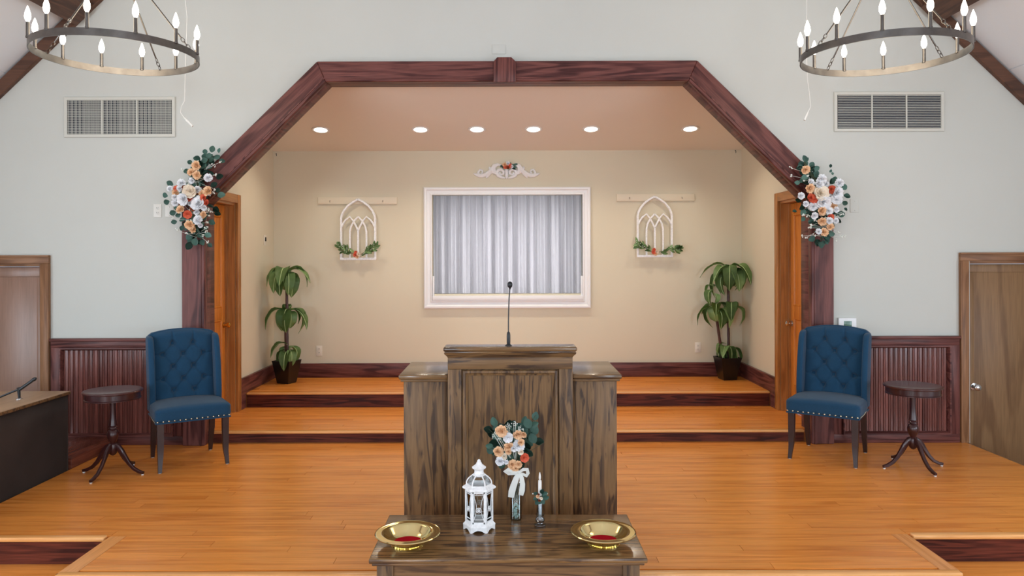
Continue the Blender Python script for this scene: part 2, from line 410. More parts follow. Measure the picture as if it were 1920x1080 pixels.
# nave shell
for s, nm in ((-1, 'wall_left'), (1, 'wall_right')):
    hol = [[(y-WW/2, WZ0), (y+WW/2, WZ0), (y+WW/2, WZ1), (y-WW/2, WZ1)] for y in SIDE_WIN]
    struct(MB().prism([(-7, NZ), (6.67, NZ), (6.67, 2.2), (-7, 2.2)], hol, s*5.4, s*5.55, axis='x').build(nm, M['nave'], smooth=0))
hol = [[(x-0.6, 0.6), (x+0.6, 0.6), (x+0.6, 3.2), (x-0.6, 3.2)] for x in BACK_WIN]
struct(MB().prism([(-5.4, NZ), (5.4, NZ), (5.4, 2.2), (0, 7.33), (-5.4, 2.2)], hol, -7.0, -7.15).build('wall_back', M['nave'], smooth=0))
k = 1
def nave_window(rect, y, axis, sgn):
    global k
    w_ = struct(MB().frame(rect, [(-0.08, 0), (-0.08, 0.03), (0.02, 0.03), (0.02, -0.06), (-0.08, -0.06)], y, axis, sgn).build('window_%d' % k, M['white'], smooth=0)); k += 1
    a0, z0, a1, z1 = rect; t = y - sgn*0.10
    f = MB()
    if axis == 'y': f.box((a0, min(t, t-sgn*.01), z0), (a1, max(t, t-sgn*.01), z1))
    else: f.box((min(t, t-sgn*.01), a0, z0), (max(t, t-sgn*.01), a1, z1))
    f.build('pane', M['sky_pane'], w_)
    g = MB(); t2 = t+sgn*0.02; zm = (z0+z1)/2; am = (a0+a1)/2
    for q in ((a0, zm-.02, a1, zm+.02), (am-.02, z0, am+.02, z1)):
        if axis == 'y': g.box((q[0], min(t2, t), q[1]), (q[2], max(t2, t), q[3]))
        else: g.box((min(t2, t), q[0], q[1]), (max(t2, t), q[2], q[3]))
    g.build('glazing_bar', M['white'], w_)
k = 2
for y in SIDE_WIN:
    nave_window((y-WW/2, WZ0, y+WW/2, WZ1), -5.4, 'x', 1); nave_window((y-WW/2, WZ0, y+WW/2, WZ1), 5.4, 'x', -1)
for x in BACK_WIN: nave_window((x-0.6, 0.6, x+0.6, 3.2), -7.0, 'y', 1)

# nave floor under the stage level
struct(MB().box((-5.4, -7, NZ-0.05), (5.4, 6.5, NZ)).build('floor', wood('nave_floor_wood', srgb(190, 118, 60), srgb(160, 92, 42), 'x', 10, 0.7, 4, rough=0.3), smooth=0), 'nave floor below the stage')

# steep gable ceiling, laid as sheets with open joints, on a backing
sl = math.hypot(1, 0.95)
for s in (-1, 1):
    base = MB()
    base.ring_loft([[(0, y, 7.33+.06), (s*5.45, y, ceil_z(5.45)+.06), (s*5.45, y, ceil_z(5.45)+.12), (0, y, 7.33+.12)] for y in (-7.1, 6.6)])
    cb = struct(base.build('ceiling', M['vent'], smooth=0), 'steep white ceiling slope on the %s of the nave' % ('left' if s < 0 else 'right'))
    xs = [0, 1.2, 2.4, 3.1, 3.72, 4.35, 5.45]
    ys = [-7.0, -4.6, -2.2, 0.2, 2.6, 5.0, 6.5]
    for i in range(6):
        for j in range(6):
            if ys[j+1] < 0: pass
            g = .004
            x0, x1 = xs[i]+g, xs[i+1]-g; y0, y1 = ys[j]+g, ys[j+1]-g
            p = MB(); p.ring_loft([[(s*x0, y, ceil_z(x0)+.03), (s*x1, y, ceil_z(x1)+.03), (s*x1, y, ceil_z(x1)+.058), (s*x0, y, ceil_z(x0)+.058)] for y in (y0, y1)])
            p.build('ceiling_panel', M['ceil'], cb, smooth=0)
# rake boards along the gable and purlins running out over the nave
def beam_between(p, q, w_, d, name, mat):
    """board in the wall plane from p to q (x,z), width w_ downwards, proud d"""
    a = Vector((p[0], 0, p[1])); b_ = Vector((q[0], 0, q[1])); t = (b_-a).normalized(); nn = Vector((t.z, 0, -t.x))
    if nn.z > 0: nn = -nn
    o = [a, b_, b_+nn*w_, a+nn*w_]
    return MB().prism([(v.x, v.z) for v in o], (), YW-d, YW-0.001, bev=.004).build(name, mat)
M['rake'] = wood('rake_wood', srgb(96, 62, 44), srgb(72, 44, 30), 'x', 9, 1.2, 4, rough=0.5)
for i, s in enumerate((-1, 1)):
    struct(beam_between((s*0.02, 7.33-.02+.02), (s*5.39, ceil_z(5.39)), 0.10, 0.05, 'trim_%d' % (1+i), M['rake']), 'brown rake board under the %s ceiling slope' % ('left' if s < 0 else 'right'))
    px_ = 3.74; pz = ceil_z(px_)
    t = Vector((s*1, 0, -0.95)).normalized(); nn = Vector((-s*t.z*-1*-1, 0, 0))
    pu = MB()
    nv = Vector((-s*0.95, 0, -1)).normalized()
    c = Vector((s*px_, 0, pz+.02)); hw = t*0.10
    sec = [c-hw, c+hw, c+hw+nv*0.14, c-hw+nv*0.14]
    pu.ring_loft([[(v.x, y, v.z) for v in sec] for y in (-6.95, YW-.055)])
    struct(pu.build('trim_%d' % (3+i), M['beam'], smooth=0), 'brown purlin running out along the %s ceiling slope' % ('left' if s < 0 else 'right'))

# alcove shell
ZC_F, ZC_B = 3.21, 2.845
def zc(y): return ZC_B + (YB-y)*(ZC_F-ZC_B)/(YB-6.67)
AD0, AD1, ADZ = 6.76, 7.37, 2.16   # alcove side door opening
for s, nm in ((-1, 'wall_alcove_left'), (1, 'wall_alcove_right')):
    m_ = MB()
    m_.prism([(6.67, -0.1), (AD0, -0.1), (AD0, ADZ), (AD1, ADZ), (AD1, -0.1), (YB, -0.1), (YB, zc(YB)), (6.67, zc(6.67))], (), s*XA, s*(XA+.16), axis='x')
    struct(m_.build(nm, M['alcove'], smooth=0), 'tan %s side wall of the stage alcove' % ('left' if s < 0 else 'right'))
WX0, WX1, WZa, WZb = -0.864, 0.858, 1.20, 2.339
struct(MB().prism([(-XA-.16, -0.1), (XA+.16, -0.1), (XA+.16, ZC_B+.05), (-XA-.16, ZC_B+.05)], [[(WX0, WZa), (WX1, WZa), (WX1, WZb), (WX0, WZb)]], YB, YB+.12).build('wall_alcove_back', M['alcove'], smooth=0), 'tan back wall of the stage alcove')
c_ = MB(); c_.ring_loft([[(x, 6.67, zc(6.67)), (x, YB+.02, zc(YB+.02)), (x, YB+.02, zc(YB)+.1), (x, 6.67, zc(6.67)+.1)] for x in (-XA-.1, XA+.1)])
struct(c_.build('ceiling', M['alcove_ceil'], smooth=0), 'sloping ceiling of the stage alcove with six downlights')

# timber casing of the arch: five mitred members, each a face board with a soffit liner behind
def quad(i): return [OUT[i], OUT[i+1], INN[i+1], INN[i]]
nmz = ['left post', 'left brace', 'header beam', 'right brace', 'right post']
for i in range(5):
    mt = [M['dark_z'], M['dark_z'], M['dark_x'], M['dark_z'], M['dark_z']][i]
    q = quad(i)
    if i in (1, 3):
        # grain follows the slanted board: build it upright and turn it
        a = Vector((q[0][0], 0, q[0][1])); b_ = Vector((q[1][0], 0, q[1][1])); ang = math.atan2(b_.x-a.x, b_.z-a.z)
        R = Matrix.Rotation(-ang, 3, 'Y')
        loc = [(R @ (Vector((p[0], 0, p[1]))-a)) for p in q]
        o = MB().prism([(v.x, v.z) for v in loc], (), -0.065, 0.0, bev=.005).build('trim_%d' % (5+i), mt, loc=(a.x, YW, a.z), rot=(0, ang, 0))
        off = a
    else:
        o = MB().prism(q, (), YW-0.065, YW, bev=.005).build('trim_%d' % (5+i), mt)
    struct(o, 'dark stained %s of the stage arch' % nmz[i])
    # soffit liner, 25 mm inside the face board's edge
    ii, jj = INN[i], INN[i+1]; mi, mj = MID[i], MID[i+1]
    lerp = lambda a, b, t: (a[0]+(b[0]-a[0])*t, a[1]+(b[1]-a[1])*t)
    qq = [lerp(ii, mi, .12), lerp(jj, mj, .12), mj, mi]
    ln = MB().prism(qq, (), YW+0.001, YW+0.19, bev=.003).build('liner', M['dark_y'] if i != 2 else M['dark_x'])
    ln.parent = o
    if i in (1, 3): ln.matrix_parent_inverse = (Matrix.Translation((off.x, YW, off.z)) @ Matrix.Rotation(ang, 4, 'Y')).inverted()
    # shallow groove strips on the face board
    if i in (0, 4, 1, 3, 2):
        p0, p1 = lerp(OUT[i], INN[i], .80), lerp(OUT[i+1], INN[i+1], .80)
        p2, p3 = lerp(OUT[i+1], INN[i+1], .86), lerp(OUT[i], INN[i], .86)
        st = MB().prism([p0, p1, p2, p3], (), YW-0.071, YW-0.064).build('bead', mt)
        st.parent = o
        if i in (1, 3): st.matrix_parent_inverse = (Matrix.Translation((off.x, YW, off.z)) @ Matrix.Rotation(ang, 4, 'Y')).inverted()
# keystone block on the header
ks = [(-.118, 3.295), (-.118, 3.12), (.076, 3.12), (.076, 3.295), (.035, 3.335), (-.085, 3.335)]
tag(MB().prism(ks, (), YW-0.10, YW-0.072, bev=.006, seg=2).build('keystone_block', M['dark_z']), 'small dark wood keystone block at the middle of the header beam', 'block')

# ---------------- floors: sub-floor with planks
unit = MB().box((0, 0, -1), (1, 1, 0)).mesh(M['plank'], smooth=0)
unit_y = MB().box((0, 0, -1), (1, 1, 0)).mesh(M['plank_y'], smooth=0)
def planks(parent, x0, x1, y0, y1, z, w_=0.08, lens=(1.3, 2.8), g=0.0011):
    y = y1
    while y > y0+0.002:
        ya = max(y0, y-w_)
        x = x0 - rng.random()*1.6
        while x < x1:
            L_ = rng.uniform(*lens); a = max(x, x0); b_ = min(x+L_, x1)
            if x1-b_ < .25: b_ = x1
            if b_-a > 0.12:
                link('plank', unit, parent, None, (a+g, ya+g, z), None, (b_-a-2*g, y-ya-2*g, 0.014))
            elif a > x0:
                pass
            x = b_ if b_ >= x1 else x+L_
            if b_ >= x1: break
        y = ya
YS, YE, XE = 4.34, 3.814, 2.316      # stage front, extension front, extension half width
sb = MB().box((XL, YS, NZ), (XR, 6.66, -0.0135)).box((-XE, YE+.03, NZ), (XE, YS, -0.0135))
stage = struct(sb.build('floor', M['gap'], smooth=0), 'honey coloured plank floor of the stage')
planks(stage, XL, XR, YS+.09, YW+.02, 0.0)
bw = 0.095
planks(stage, XL, -XE-.001, YS+.012, YS+.09, 0.0); planks(stage, XE+.001, XR, YS+.012, YS+.09, 0.0); planks(stage, -XE+.0, XE, YS, YS+.09, 0.0)
planks(stage, -XE+bw, XE-bw, YE+.05, YS, 0.0)
for s in (-1, 1):
    a = -XE if s < 0 else XE-bw
    link('border_board', unit_y, stage, None, (a+.001, YE+.02, 0.0), None, (bw-.002, YS-YE-.021, .014))
# nosings and risers of the stage
def step_edge(x0, x1, y, z, h, name, lab, nose=0.022, th=0.026, riser=None):
    """front edge of a step: dark riser with a rounded light nosing over it"""
    r = MB().box((x0, y, z-h), (x1, y+.02, z-th+.001)).build(name, riser or M['riser'], smooth=0)
    struct(r, lab)
    MB().box((x0, y-nose, z-th), (x1, y+.03, z+.0005), bev=.008, seg=3).build('nosing', M['nosing'], r)
    return r
step_edge(XL, -XE-.022, YS-.001, 0, .16, 'trim_10', 'dark riser with pale nosing at the stage front, left of the projection')
step_edge(XE+.022, XR, YS-.001, 0, .16, 'trim_11', 'dark riser with pale nosing at the stage front, right of the projection')
step_edge(-XE, XE, YE+.008, 0, .16, 'trim_12', 'dark riser with pale nosing at the front of the stage projection')
for i, s in enumerate((-1, 1)):
    r = MB().box((min(s*XE, s*(XE+.018)), YE+.03, -.16), (max(s*XE, s*(XE+.018)), YS-.022, -.014)).build('trim_%d' % (13+i), M['riser'], smooth=0)
    struct(r, 'dark side riser of the stage projection on the %s' % ('left' if s < 0 else 'right'))
# second and third steps beside the projection
for i, (x0, x1) in enumerate(((XL, -XE-.02), (XE+.02, XR))):
    st = struct(MB().box((x0, 4.0, NZ), (x1, YS-.002, -.174)).build('floor', M['gap'], smooth=0), 'second step tread at the %s of the stage front' % ('left', 'right')[i])
    planks(st, x0, x1, 4.03, YS-.004, -.16)
    step_edge(x0, x1, 3.99, -.16, .16, 'trim_%d' % (15+i), 'riser of the second step on the %s' % ('left', 'right')[i])
    s3 = struct(MB().box((x0, 3.66, NZ), (x1, 3.985, -.32)).build('floor', M['plank'], smooth=0), 'third step tread at the %s of the stage front' % ('left', 'right')[i])
# stage side skirt on the right
struct(MB().box((XR, YS, NZ), (XR+.018, 6.49, -.001)).build('trim_17', M['door_r'], smooth=0), 'skirting of the stage platform on the right side')

# alcove: two steps
Z1, Z2, Y2 = 0.10, 0.247, 7.60
f1 = struct(MB().box((-XA-.1, 6.56, -.05), (XA+.1, Y2+.02, Z1-.0135)).build('floor', M['gap'], smooth=0), 'plank floor of the lower alcove step')
planks(f1, -XA-.1, XA+.1, 6.59, Y2, Z1)
step_edge(-2.592, 2.592, 6.55, Z1, .10, 'trim_18', 'low dark riser at the alcove opening', nose=.02, th=.022)
f2 = struct(MB().box((-XA, Y2+.02, -.05), (XA, YB, Z2-.0135)).build('floor', M['gap'], smooth=0), 'plank floor of the upper alcove step')
planks(f2, -XA, XA, Y2+.03, YB, Z2)
step_edge(-XA+.03, XA-.03, Y2, Z2, Z2-Z1, 'trim_19', 'dark riser of the upper alcove step', nose=.016, th=.02)
# baseboards in the alcove
def bboard(lo, hi, nm, mt, lab):
    return struct(MB().box(lo, hi, bev=.004).build(nm, mt), lab)
bboard((-XA+.03, YB-.03, Z2), (XA-.03, YB, .409), 'baseboard_back', M['dark_x'], 'dark baseboard along the alcove back wall')
for s, nm in ((-1, 'baseboard_left'), (1, 'baseboard_right')):
    bb = MB()
    pl = [(7.462, Z1), (Y2-.02, Z1), (Y2-.02, Z2), (YB, Z2), (YB, .409), (7.462, .409)]
    bb.prism(pl, (), s*(XA-.03), s*XA, axis='x', bev=.003)
    struct(bb.build(nm, M['dark_y']), 'dark baseboard along the %s alcove wall' % ('left' if s < 0 else 'right'))

# ---------------- wainscot on both sides of the arch
def wainscot(x0, x1, zb, nm, side, edge):
    """edge = side on which a narrow end stile stands"""
    root = struct(MB().box((x0, YW-.012, zb), (x1, YW, .90)).build(nm, M['dark_z'], smooth=0), 'dark beadboard wainscot %s of the arch' % side)
    MB().box((x0, YW-.055, .900), (x1, YW, .925), bev=.006).build('cap_rail', M['dark_x'], root)
    MB().box((x0, YW-.03, .845), (x1, YW-.012, .900), bev=.003).build('top_rail', M['dark_x'], root)
    MB().box((x0, YW-.03, zb), (x1, YW-.012, .075), bev=.003).build('bottom_rail', M['dark_x'], root)
    for a in ((x0, x0+.085), (x1-.085, x1)):
        MB().box((a[0], YW-.03, .075), (a[1], YW-.012, .845), bev=.003).build('stile', M['dark_z'], root)
    MB().frame((x0+.085, .075, x1-.085, .845), [(0, .0), (0, .040), (.012, .040), (.024, .018), (.024, 0)], YW-.012+.0).build('panel_moulding', M['dark_x'], root)
    a, b_ = x0+.108, x1-.108; nb = round((b_-a)/0.043); wd = (b_-a)/nb
    me = MB().prism([(.0015, 0), (.0035, -.008), (wd*.26, -.009), (wd*.30, -.003), (wd*.36, -.003), (wd*.40, -.009), (wd-.0055, -.008), (wd-.0025, 0)], (), .10, .82, axis='z').mesh(M['bead'], smooth=0)
    for i in range(nb):
        link('board', me, root, None, (a+i*wd, YW-.0125, 0))
wainscot(-3.965, -2.812, 0.0, 'trim_20', 'left', -1)
wainscot(2.812, 3.915, 0.0, 'trim_21', 'right', 1)

# ---------------- alcove side doors
def alcove_door(s, nm, lab):
    root = bpy.data.objects.new(nm, None); COL.objects.link(root); root.location = (s*2.80, (AD0+AD1)/2, Z1); root['kind'] = 'structure'; root['label'] = lab
    off = root.location
    def X(a, b_): return (min(s*a, s*b_), max(s*a, s*b_))
    # casing on the wall face: two legs and a head
    far = MB(off); x0, x1 = X(XA-.028, XA); far.box((x0, AD1, Z1), (x1, AD1+.088, 2.245), bev=.004); far.build('casing', M['door_c'], root)
    nr = MB(off); nr.box((x0, 6.695, Z1), (x1, AD0, 2.245), bev=.004); nr.build('casing', M['door_c'], root)
    hd = MB(off); hd.box((x0, AD0, ADZ), (x1, AD1, 2.245), bev=.004); hd.build('casing_head', M['door_cy'], root)
    # jambs lining the opening
    x0, x1 = X(XA, XA+.16)
    MB(off).box((x0, AD1-.022, Z1), (x1, AD1, ADZ)).build('jamb', M['door_c'], root)
    MB(off).box((x0, AD0, Z1), (x1, AD0+.022, ADZ)).build('jamb', M['door_c'], root)
    MB(off).box((x0, AD0+.022, ADZ-.022), (x1, AD1-.022, ADZ)).build('jamb_head', M['door_cy'], root)
    sx0, sx1 = X(XA+.07, XA+.098)
    MB(off).box((sx0, AD1-.036, Z1), (sx1, AD1-.022, ADZ-.022)).build('door_stop', M['door_c'], root)
    # panelled leaf
    x0, x1 = X(XA+.10, XA+.14); y0, y1 = AD0+.024, AD1-.024; z0, z1 = Z1+.008, ADZ-.025
    lf = MB(off).box((x0, y0, z0), (x1, y1, z1)).build('door_leaf', M['door_o'], root, smooth=0)
    st = .095; mid = 1.02
    x0, x1 = X(XA+.088, XA+.10)
    for a in ((y0, y0+st), (y1-st, y1)):
        MB(off).box((x0, a[0], z0), (x1, a[1], z1), bev=.002).build('stile', M['door_o'], lf).matrix_parent_inverse = Matrix.Identity(4)
    for a in ((z0, .37), (mid, mid+.12), (z1-.11, z1)):
        MB(off).box((x0, y0+st, a[0]), (x1, y1-st, a[1]), bev=.002).build('rail', M['door_o'], lf)
    for a in ((.37, mid), (mid+.12, z1-.11)):
        MB(off).frame((y0+st, a[0], y1-st, a[1]), [(0, 0), (0, .012), (.006, .016), (.018, .004), (.018, 0)], s*(XA+.10), 'x', -s).build('panel_moulding', M['door_o'], lf)
    # knob
    kn = MB(off); kx = s*(XA+.088); ky = y1-.055; kz = .965
    for (r, d, dx) in (): pass
    prof = [(.028, 0), (.028, .006), (.012, .010), (.010, .030), (.020, .036), (.027, .048), (.026, .060), (.014, .068), (.001, .070)]
    loops = [[(kx - s*dx, ky+r*math.cos(2*PI*i/16), kz+r*math.sin(2*PI*i/16)) for i in range(16)] for r, dx in prof]
    kn.ring_loft(loops); kn.build('door_knob', M['brass_knob'] if s < 0 else M['chrome'], root)
    return root
alcove_door(-1, 'door_1', 'honey wood panelled door with brass knob in the left alcove wall')
alcove_door(1, 'door_2', 'honey wood panelled door in the right alcove wall')
# closed dark space behind the alcove doors is the leaf itself

# ---------------- nave doors left and right in the front wall
def nave_door(x0, x1, nm, lab, leafm, casem, casex, knobside, rail):
    root = bpy.data.objects.new(nm, None); COL.objects.link(root); root.location = ((x0+x1)/2, YW, NZ); root['kind'] = 'structure'; root['label'] = lab
    off = root.location; cw = .072; zt = DZT
    for a, b_ in ((x0-cw, x0+.004), (x1-.004, x1+cw)):
        q = MB(off); sg = 1 if a < x0-.01 and b_ < (x0+x1)/2 else -1
        q.box((a, YW-.030, NZ), (b_, YW, zt-.0), bev=.004)
        e = (a, a+.014) if sg > 0 else (b_-.014, b_)
        q.box((e[0], YW-.040, NZ), (e[1], YW-.028, zt), bev=.003)
        q.build('casing', casem, root)
    h = MB(off).box((x0-cw, YW-.030, zt-.0), (x1+cw, YW, zt+cw), bev=.004).box((x0-cw, YW-.040, zt+cw-.014), (x1+cw, YW-.028, zt+cw), bev=.003)
    h.build('casing_head', casex, root)
    for a, b_ in ((x0, x0+.028), (x1-.028, x1)):
        MB(off).box((a, YW+.001, NZ), (b_, YW+.16, zt)).build('jamb', casem, root)
    MB(off).box((x0+.028, YW+.001, zt-.026), (x1-.028, YW+.16, zt)).build('jamb_head', casex, root)
    y = YW+.03
    lf = MB(off).box((x0+.031, y, NZ+.01), (x1-.031, y+.042, zt-.03), bev=.002).build('door_leaf', leafm, root)
    if rail:
        MB(off).box((x0+.031, y-.008, zt-.115), (x1-.031, y, zt-.034), bev=.003).build('top_rail', leafm, lf)
        MB(off).box((x1-.065, y-.008, NZ+.01), (x1-.034, y, zt-.118), bev=.003).build('stile', leafm, lf)
        MB(off).box((x0+.034, y-.008, NZ+.01), (x0+.065, y, zt-.118), bev=.003).build('stile', leafm, lf)
    else:
        MB(off).box((x0+.031, y-.006, zt-.10), (x1-.031, y, zt-.034), bev=.002).build('top_rail', leafm, lf)
        MB(off).box((x0+.031, y-.006, NZ+.01), (x0+.075, y, zt-.102), bev=.002).build('stile', leafm, lf)
    kx = (x0+.075) if knobside < 0 else (x1-.08); kz = .475
    kn = MB(off)
    prof = [(.032, 0), (.032, .006), (.013, .010), (.012, .032), (.022, .038), (.029, .050), (.028, .062), (.014, .070), (.001, .072)]
    kn.ring_loft([[(kx+r*math.cos(2*PI*i/16), y-.006-d, kz+r*math.sin(2*PI*i/16)) for i in range(16)] for r, d in prof])
    kn.build('door_knob', M['chrome'], root)
nave_door(DLX0, DLX1, 'door_3', 'pale brown door in wood casing at the left edge', M['door_l'], M['case_l'], M['case_lx'], -1, True)
nave_door(DRX0-.025, DRX1, 'door_4', 'brown wood door with silver knob at the right edge', M['door_r'], M['case_l'], M['case_lx'], -1, False)

# ---------------- alcove window: white casing, glass, curtains behind
win = bpy.data.objects.new('window_1', None); COL.objects.link(win); win.location = (0, YB, 1.034); win['kind'] = 'structure'; win['label'] = 'white framed window in the middle of the alcove back wall'
wo = win.location
fr = MB(wo)
A0, A1, B0, B1 = -.962, .952, 1.034, 2.425
# casing with a deeper bottom: profile lofted between unequal insets
prof = [(0, 0), (0, .030), (.012, .040), (.030, .040), (.042, .028), (.070, .024), (.082, .034), (.094, .034), (.094, -.05)]
loops = []
for ins, pr in prof:
    loops.append([(A0+ins, YB-pr, B0+ins), (A1-ins, YB-pr, B0+ins), (A1-ins, YB-pr, B1-ins*.93), (A0+ins, YB-pr, B1-ins*.93)])
rows = [[fr.bm.verts.new(Vector(p)-fr.off) for p in l] for l in loops]
for a, b_ in zip(rows[:-1], rows[1:]):
    for i in range(4): fr.bm.faces.new((a[i], a[(i+1) % 4], b_[(i+1) % 4], b_[i]))
fr.build('casing', M['white'], win, smooth=25)
MB(wo).box((WX0, YB-.048, 1.128), (WX1, YB+.05, 1.181), bev=.006).build('sill', M['white'], win)
for s in (-1, 1):
    e = WX0 if s < 0 else WX1
    MB(wo).box((min(e, e-s*.020), YB-.02, 1.181), (max(e, e-s*.020), YB+.02, 1.405), bev=.003).build('side_stop', M['white'], win)
MB(wo).box((WX0+.003, YB+.025, 1.181), (WX1-.003, YB+.030, WZb)).build('pane', M['glass'], win, smooth=0)
# recess behind the window
rc = MB(); y0, y1 = YB+.12, YB+.62
rc.box((WX0-.15, y1, .9), (WX1+.15, y1+.04, 2.6)).box((WX0-.19, y0, .9), (WX0-.15, y1+.04, 2.6)).box((WX1+.15, y0, .9), (WX1+.19, y1+.04, 2.6)).box((WX0-.19, y0, 2.56), (WX1+.19, y1, 2.6)).box((WX0-.19, y0, .9), (WX1+.19, y1, .94))
struct(rc.build('wall_recess', M['white'], smooth=0), 'white recess behind the alcove window')
area('recess_light', (0, YB+.60, 1.62), (-PI/2, 0, 0), 1.7, 1.15, 22, (1, .99, .97))
def curtain(x0, x1, lab, seed):
    bm = bmesh.new(); nx, nz = 150, 24; r = random.Random(seed)
    ph = [r.uniform(0, 6.28) for _ in range(6)]; rows = []
    for j in range(nz+1):
        v = j/nz; z = 1.10+v*1.30; row = []
        for i in range(nx+1):
            u = i/nx
            uu = u + (.014*math.sin(9*u+ph[0]+2.2*v) + .007*math.sin(23*u+ph[1]-1.5*v))*math.sin(PI*u)
            a = .048*math.sin(uu*2*PI*6.5+ph[2]+.5*v) + .030*math.sin(uu*2*PI*11.3+ph[3]-.6*v) + .014*math.sin(uu*2*PI*21+ph[4]+v)
            row.append(bm.verts.new((x0+(x1-x0)*(uu if 0 < i < nx else u), YB+.27+a*(1.0-.35*v), z)))
        rows.append(row)
    for a, b_ in zip(rows[:-1], rows[1:]):
        for i in range(nx): bm.faces.new((a[i], a[i+1], b_[i+1], b_[i]))
    bmesh.ops.solidify(bm, geom=bm.faces[:], thickness=.0015)
    root = thing('curtain', lab, 'curtain', ((x0+x1)/2, YB+.27, 1.10))
    o = link('cloth_panel', finish(bm, 180), root, M['curtain']); o.location = -root.location
    hd = MB(root.location); hd.box((x0, YB+.25, 2.40), (x1, YB+.29, 2.43), bev=.003); hd.build('heading_tape', M['curtain'], root)
curtain(WX0-.04, -.004, 'pale grey sheer curtain hanging behind the left half of the white framed window', 3)
curtain(.004, WX1+.04, 'pale grey sheer curtain hanging behind the right half of the white framed window', 8)

# ================================================================ PULPIT
PX = .012
pul = thing('pulpit', 'stained oak pulpit with raised centre panel and lower side wings, behind the communion table', 'pulpit', (PX, 4.5, 0))
po = pul.location
yw0, yw1 = 4.275, 4.78                      # wing body front/back
for s in (-1, 1):
    xa, xb = PX+s*.355, PX+s*.610
    x0, x1 = min(xa, xb), max(xa, xb)
    wg = MB(po).box((x0, yw0, 0), (x1, yw1, .905), bev=.002).build('wing', M['oak_z'] if s < 0 else M['oak_z2'], pul)
    o0, o1 = (x0-.026, x1) if s < 0 else (x0, x1+.026)
    MB(po).box((o0+(.010 if s < 0 else 0), yw0-.016, .905), (o1-(0 if s < 0 else .010), yw1+.012, .920), bev=.004, seg=3).build('moulding', M['oak_x'], wg)
    MB(po).box((o0, yw0-.026, .920), (o1, yw1+.02, .945), bev=.006, seg=3).build('wing_top', M['oak_top'], wg)
yc = 4.205
hw = .352
MB(po).box((PX-hw+.005, yc+.022, 0), (PX+hw-.005, 4.74, .985), bev=.002).build('carcass', M['oak_z'], pul)
sw = .077
MB(po).box((PX-hw, yc, 0), (PX-hw+sw, yc+.022, .985), bev=.003).build('stile', M['oak_z3'], pul)
MB(po).box((PX+hw-sw, yc, 0), (PX+hw, yc+.022, .985), bev=.003).build('stile', M['oak_z3'], pul)
MB(po).box((PX-hw, yc, .985), (PX+hw, yc+.30, 1.052), bev=.003).build('top_rail', M['oak_x'], pul)
MB(po).box((PX-hw+sw, yc, 0), (PX+hw-sw, yc+.022, .12), bev=.003).build('bottom_rail', M['oak_x'], pul)
MB(po).box((PX-hw+sw, yc+.014, .12), (PX+hw-sw, yc+.022, .985)).build('panel', M['oak_z2'], pul, smooth=0)
MB(po).frame((PX-hw+sw+.004, .124, PX+hw-sw-.004, .981), [(0, 0), (.001, .010), (.006, .019), (.016, .021), (.024, .012), (.032, .009), (.034, .0)], yc+.014).build('panel_moulding', M['oak_z3'], pul)
# crown: cove and rounded slab, reading surface falling away behind
cr = MB(po); cw_ = .375
prof = [(.0, 1.050), (.004, 1.058), (.016, 1.070), (.020, 1.078)]
loops = []
for e, z in prof: loops.append([(PX-hw-e, yc-e, z), (PX+hw+e, yc-e, z), (PX+hw+e, yc+.32, z), (PX-hw-e, yc+.32, z)])
cr.ring_loft(loops); cr.build('cornice', M['oak_x'], pul)
MB(po).box((PX-cw_, yc-.03, 1.086), (PX+cw_, yc+.12, 1.112), bev=.010, seg=4).box((PX-cw_+.008, yc-.022, 1.077), (PX+cw_-.008, yc+.115, 1.087), bev=.003).build('cap_slab', M['oak_top'], pul)
ds = MB(po); ds.prism([(yc+.10, 1.050), (yc+.10, 1.090), (yc+.54, 1.00), (yc+.54, .95)], (), PX-cw_+.01, PX+cw_-.01, axis='x', bev=.004); ds.build('reading_surface', M['oak_top'], pul)

# gooseneck microphone on the pulpit
mb = at(953, 649, 4.235)
mic = thing('gooseneck_microphone', 'thin black gooseneck microphone standing upright on the pulpit', 'microphone', (mb.x, 4.235, 1.112))
q = MB(); q.lathe([(.019, 0), (.019, .004), (.011, .010), (.0095, .014)], n=20); q.build('base_flange', M['black'], mic)
q = MB(); q.lathe([(.0085, .010), (.0105, .020), (.0105, .062), (.0085, .075), (.004, .082)], n=16); q.build('connector', M['black'], mic)
q = MB(); q.tube([(0, 0, .078), (0, 0, .14), (.0015, 0, .20), (.004, 0, .27), (.0085, 0, .335)], .0034, 8); q.build('gooseneck', M['black'], mic)
q = MB(); q.lathe([(.004, .325), (.006, .333), (.0125, .340), (.0150, .350), (.0135, .361), (.007, .368), (.001, .370)], c=(.009, 0, -.004), n=16); q.build('windscreen', M['black'], mic)

# ================================================================ COMMUNION TABLE
TX = -.002; TZ = .27
tab = thing('communion_table', 'stained oak communion table with moulded top in front of the pulpit', 'table', (TX, 3.6, NZ))
to = tab.location
T0, T1, TH = 3.325, 3.905, .622
MB(to).box((TX-TH, T0, TZ-.022), (TX+TH, T1, TZ), bev=.006, seg=3).build('tabletop', M['oak_xt'], tab)
MB(to).box((TX-TH+.012, T0+.012, TZ-.036), (TX+TH-.012, T1-.012, TZ-.021), bev=.004, seg=3).build('edge_moulding', M['oak_xf'], tab)
f0 = T0+.035; bx = .592; bk = 3.795
for s in (-1, 1):
    for y in (f0, bk-.075):
        MB(to).box((TX+s*bx-(.075 if s > 0 else 0), y, NZ), (TX+s*bx+(.075 if s < 0 else 0), y+.075, TZ-.034), bev=.003).build('leg', M['oak_z3'], tab)
MB(to).box((TX-bx+.075, f0+.012, NZ+.28), (TX+bx-.075, f0+.034, TZ-.034)).build('front_apron', M['oak_xf'], tab)
MB(to).box((TX-bx+.075, bk-.034, NZ+.28), (TX+bx-.075, bk-.012, TZ-.034)).build('back_apron', M['oak_xf'], tab)
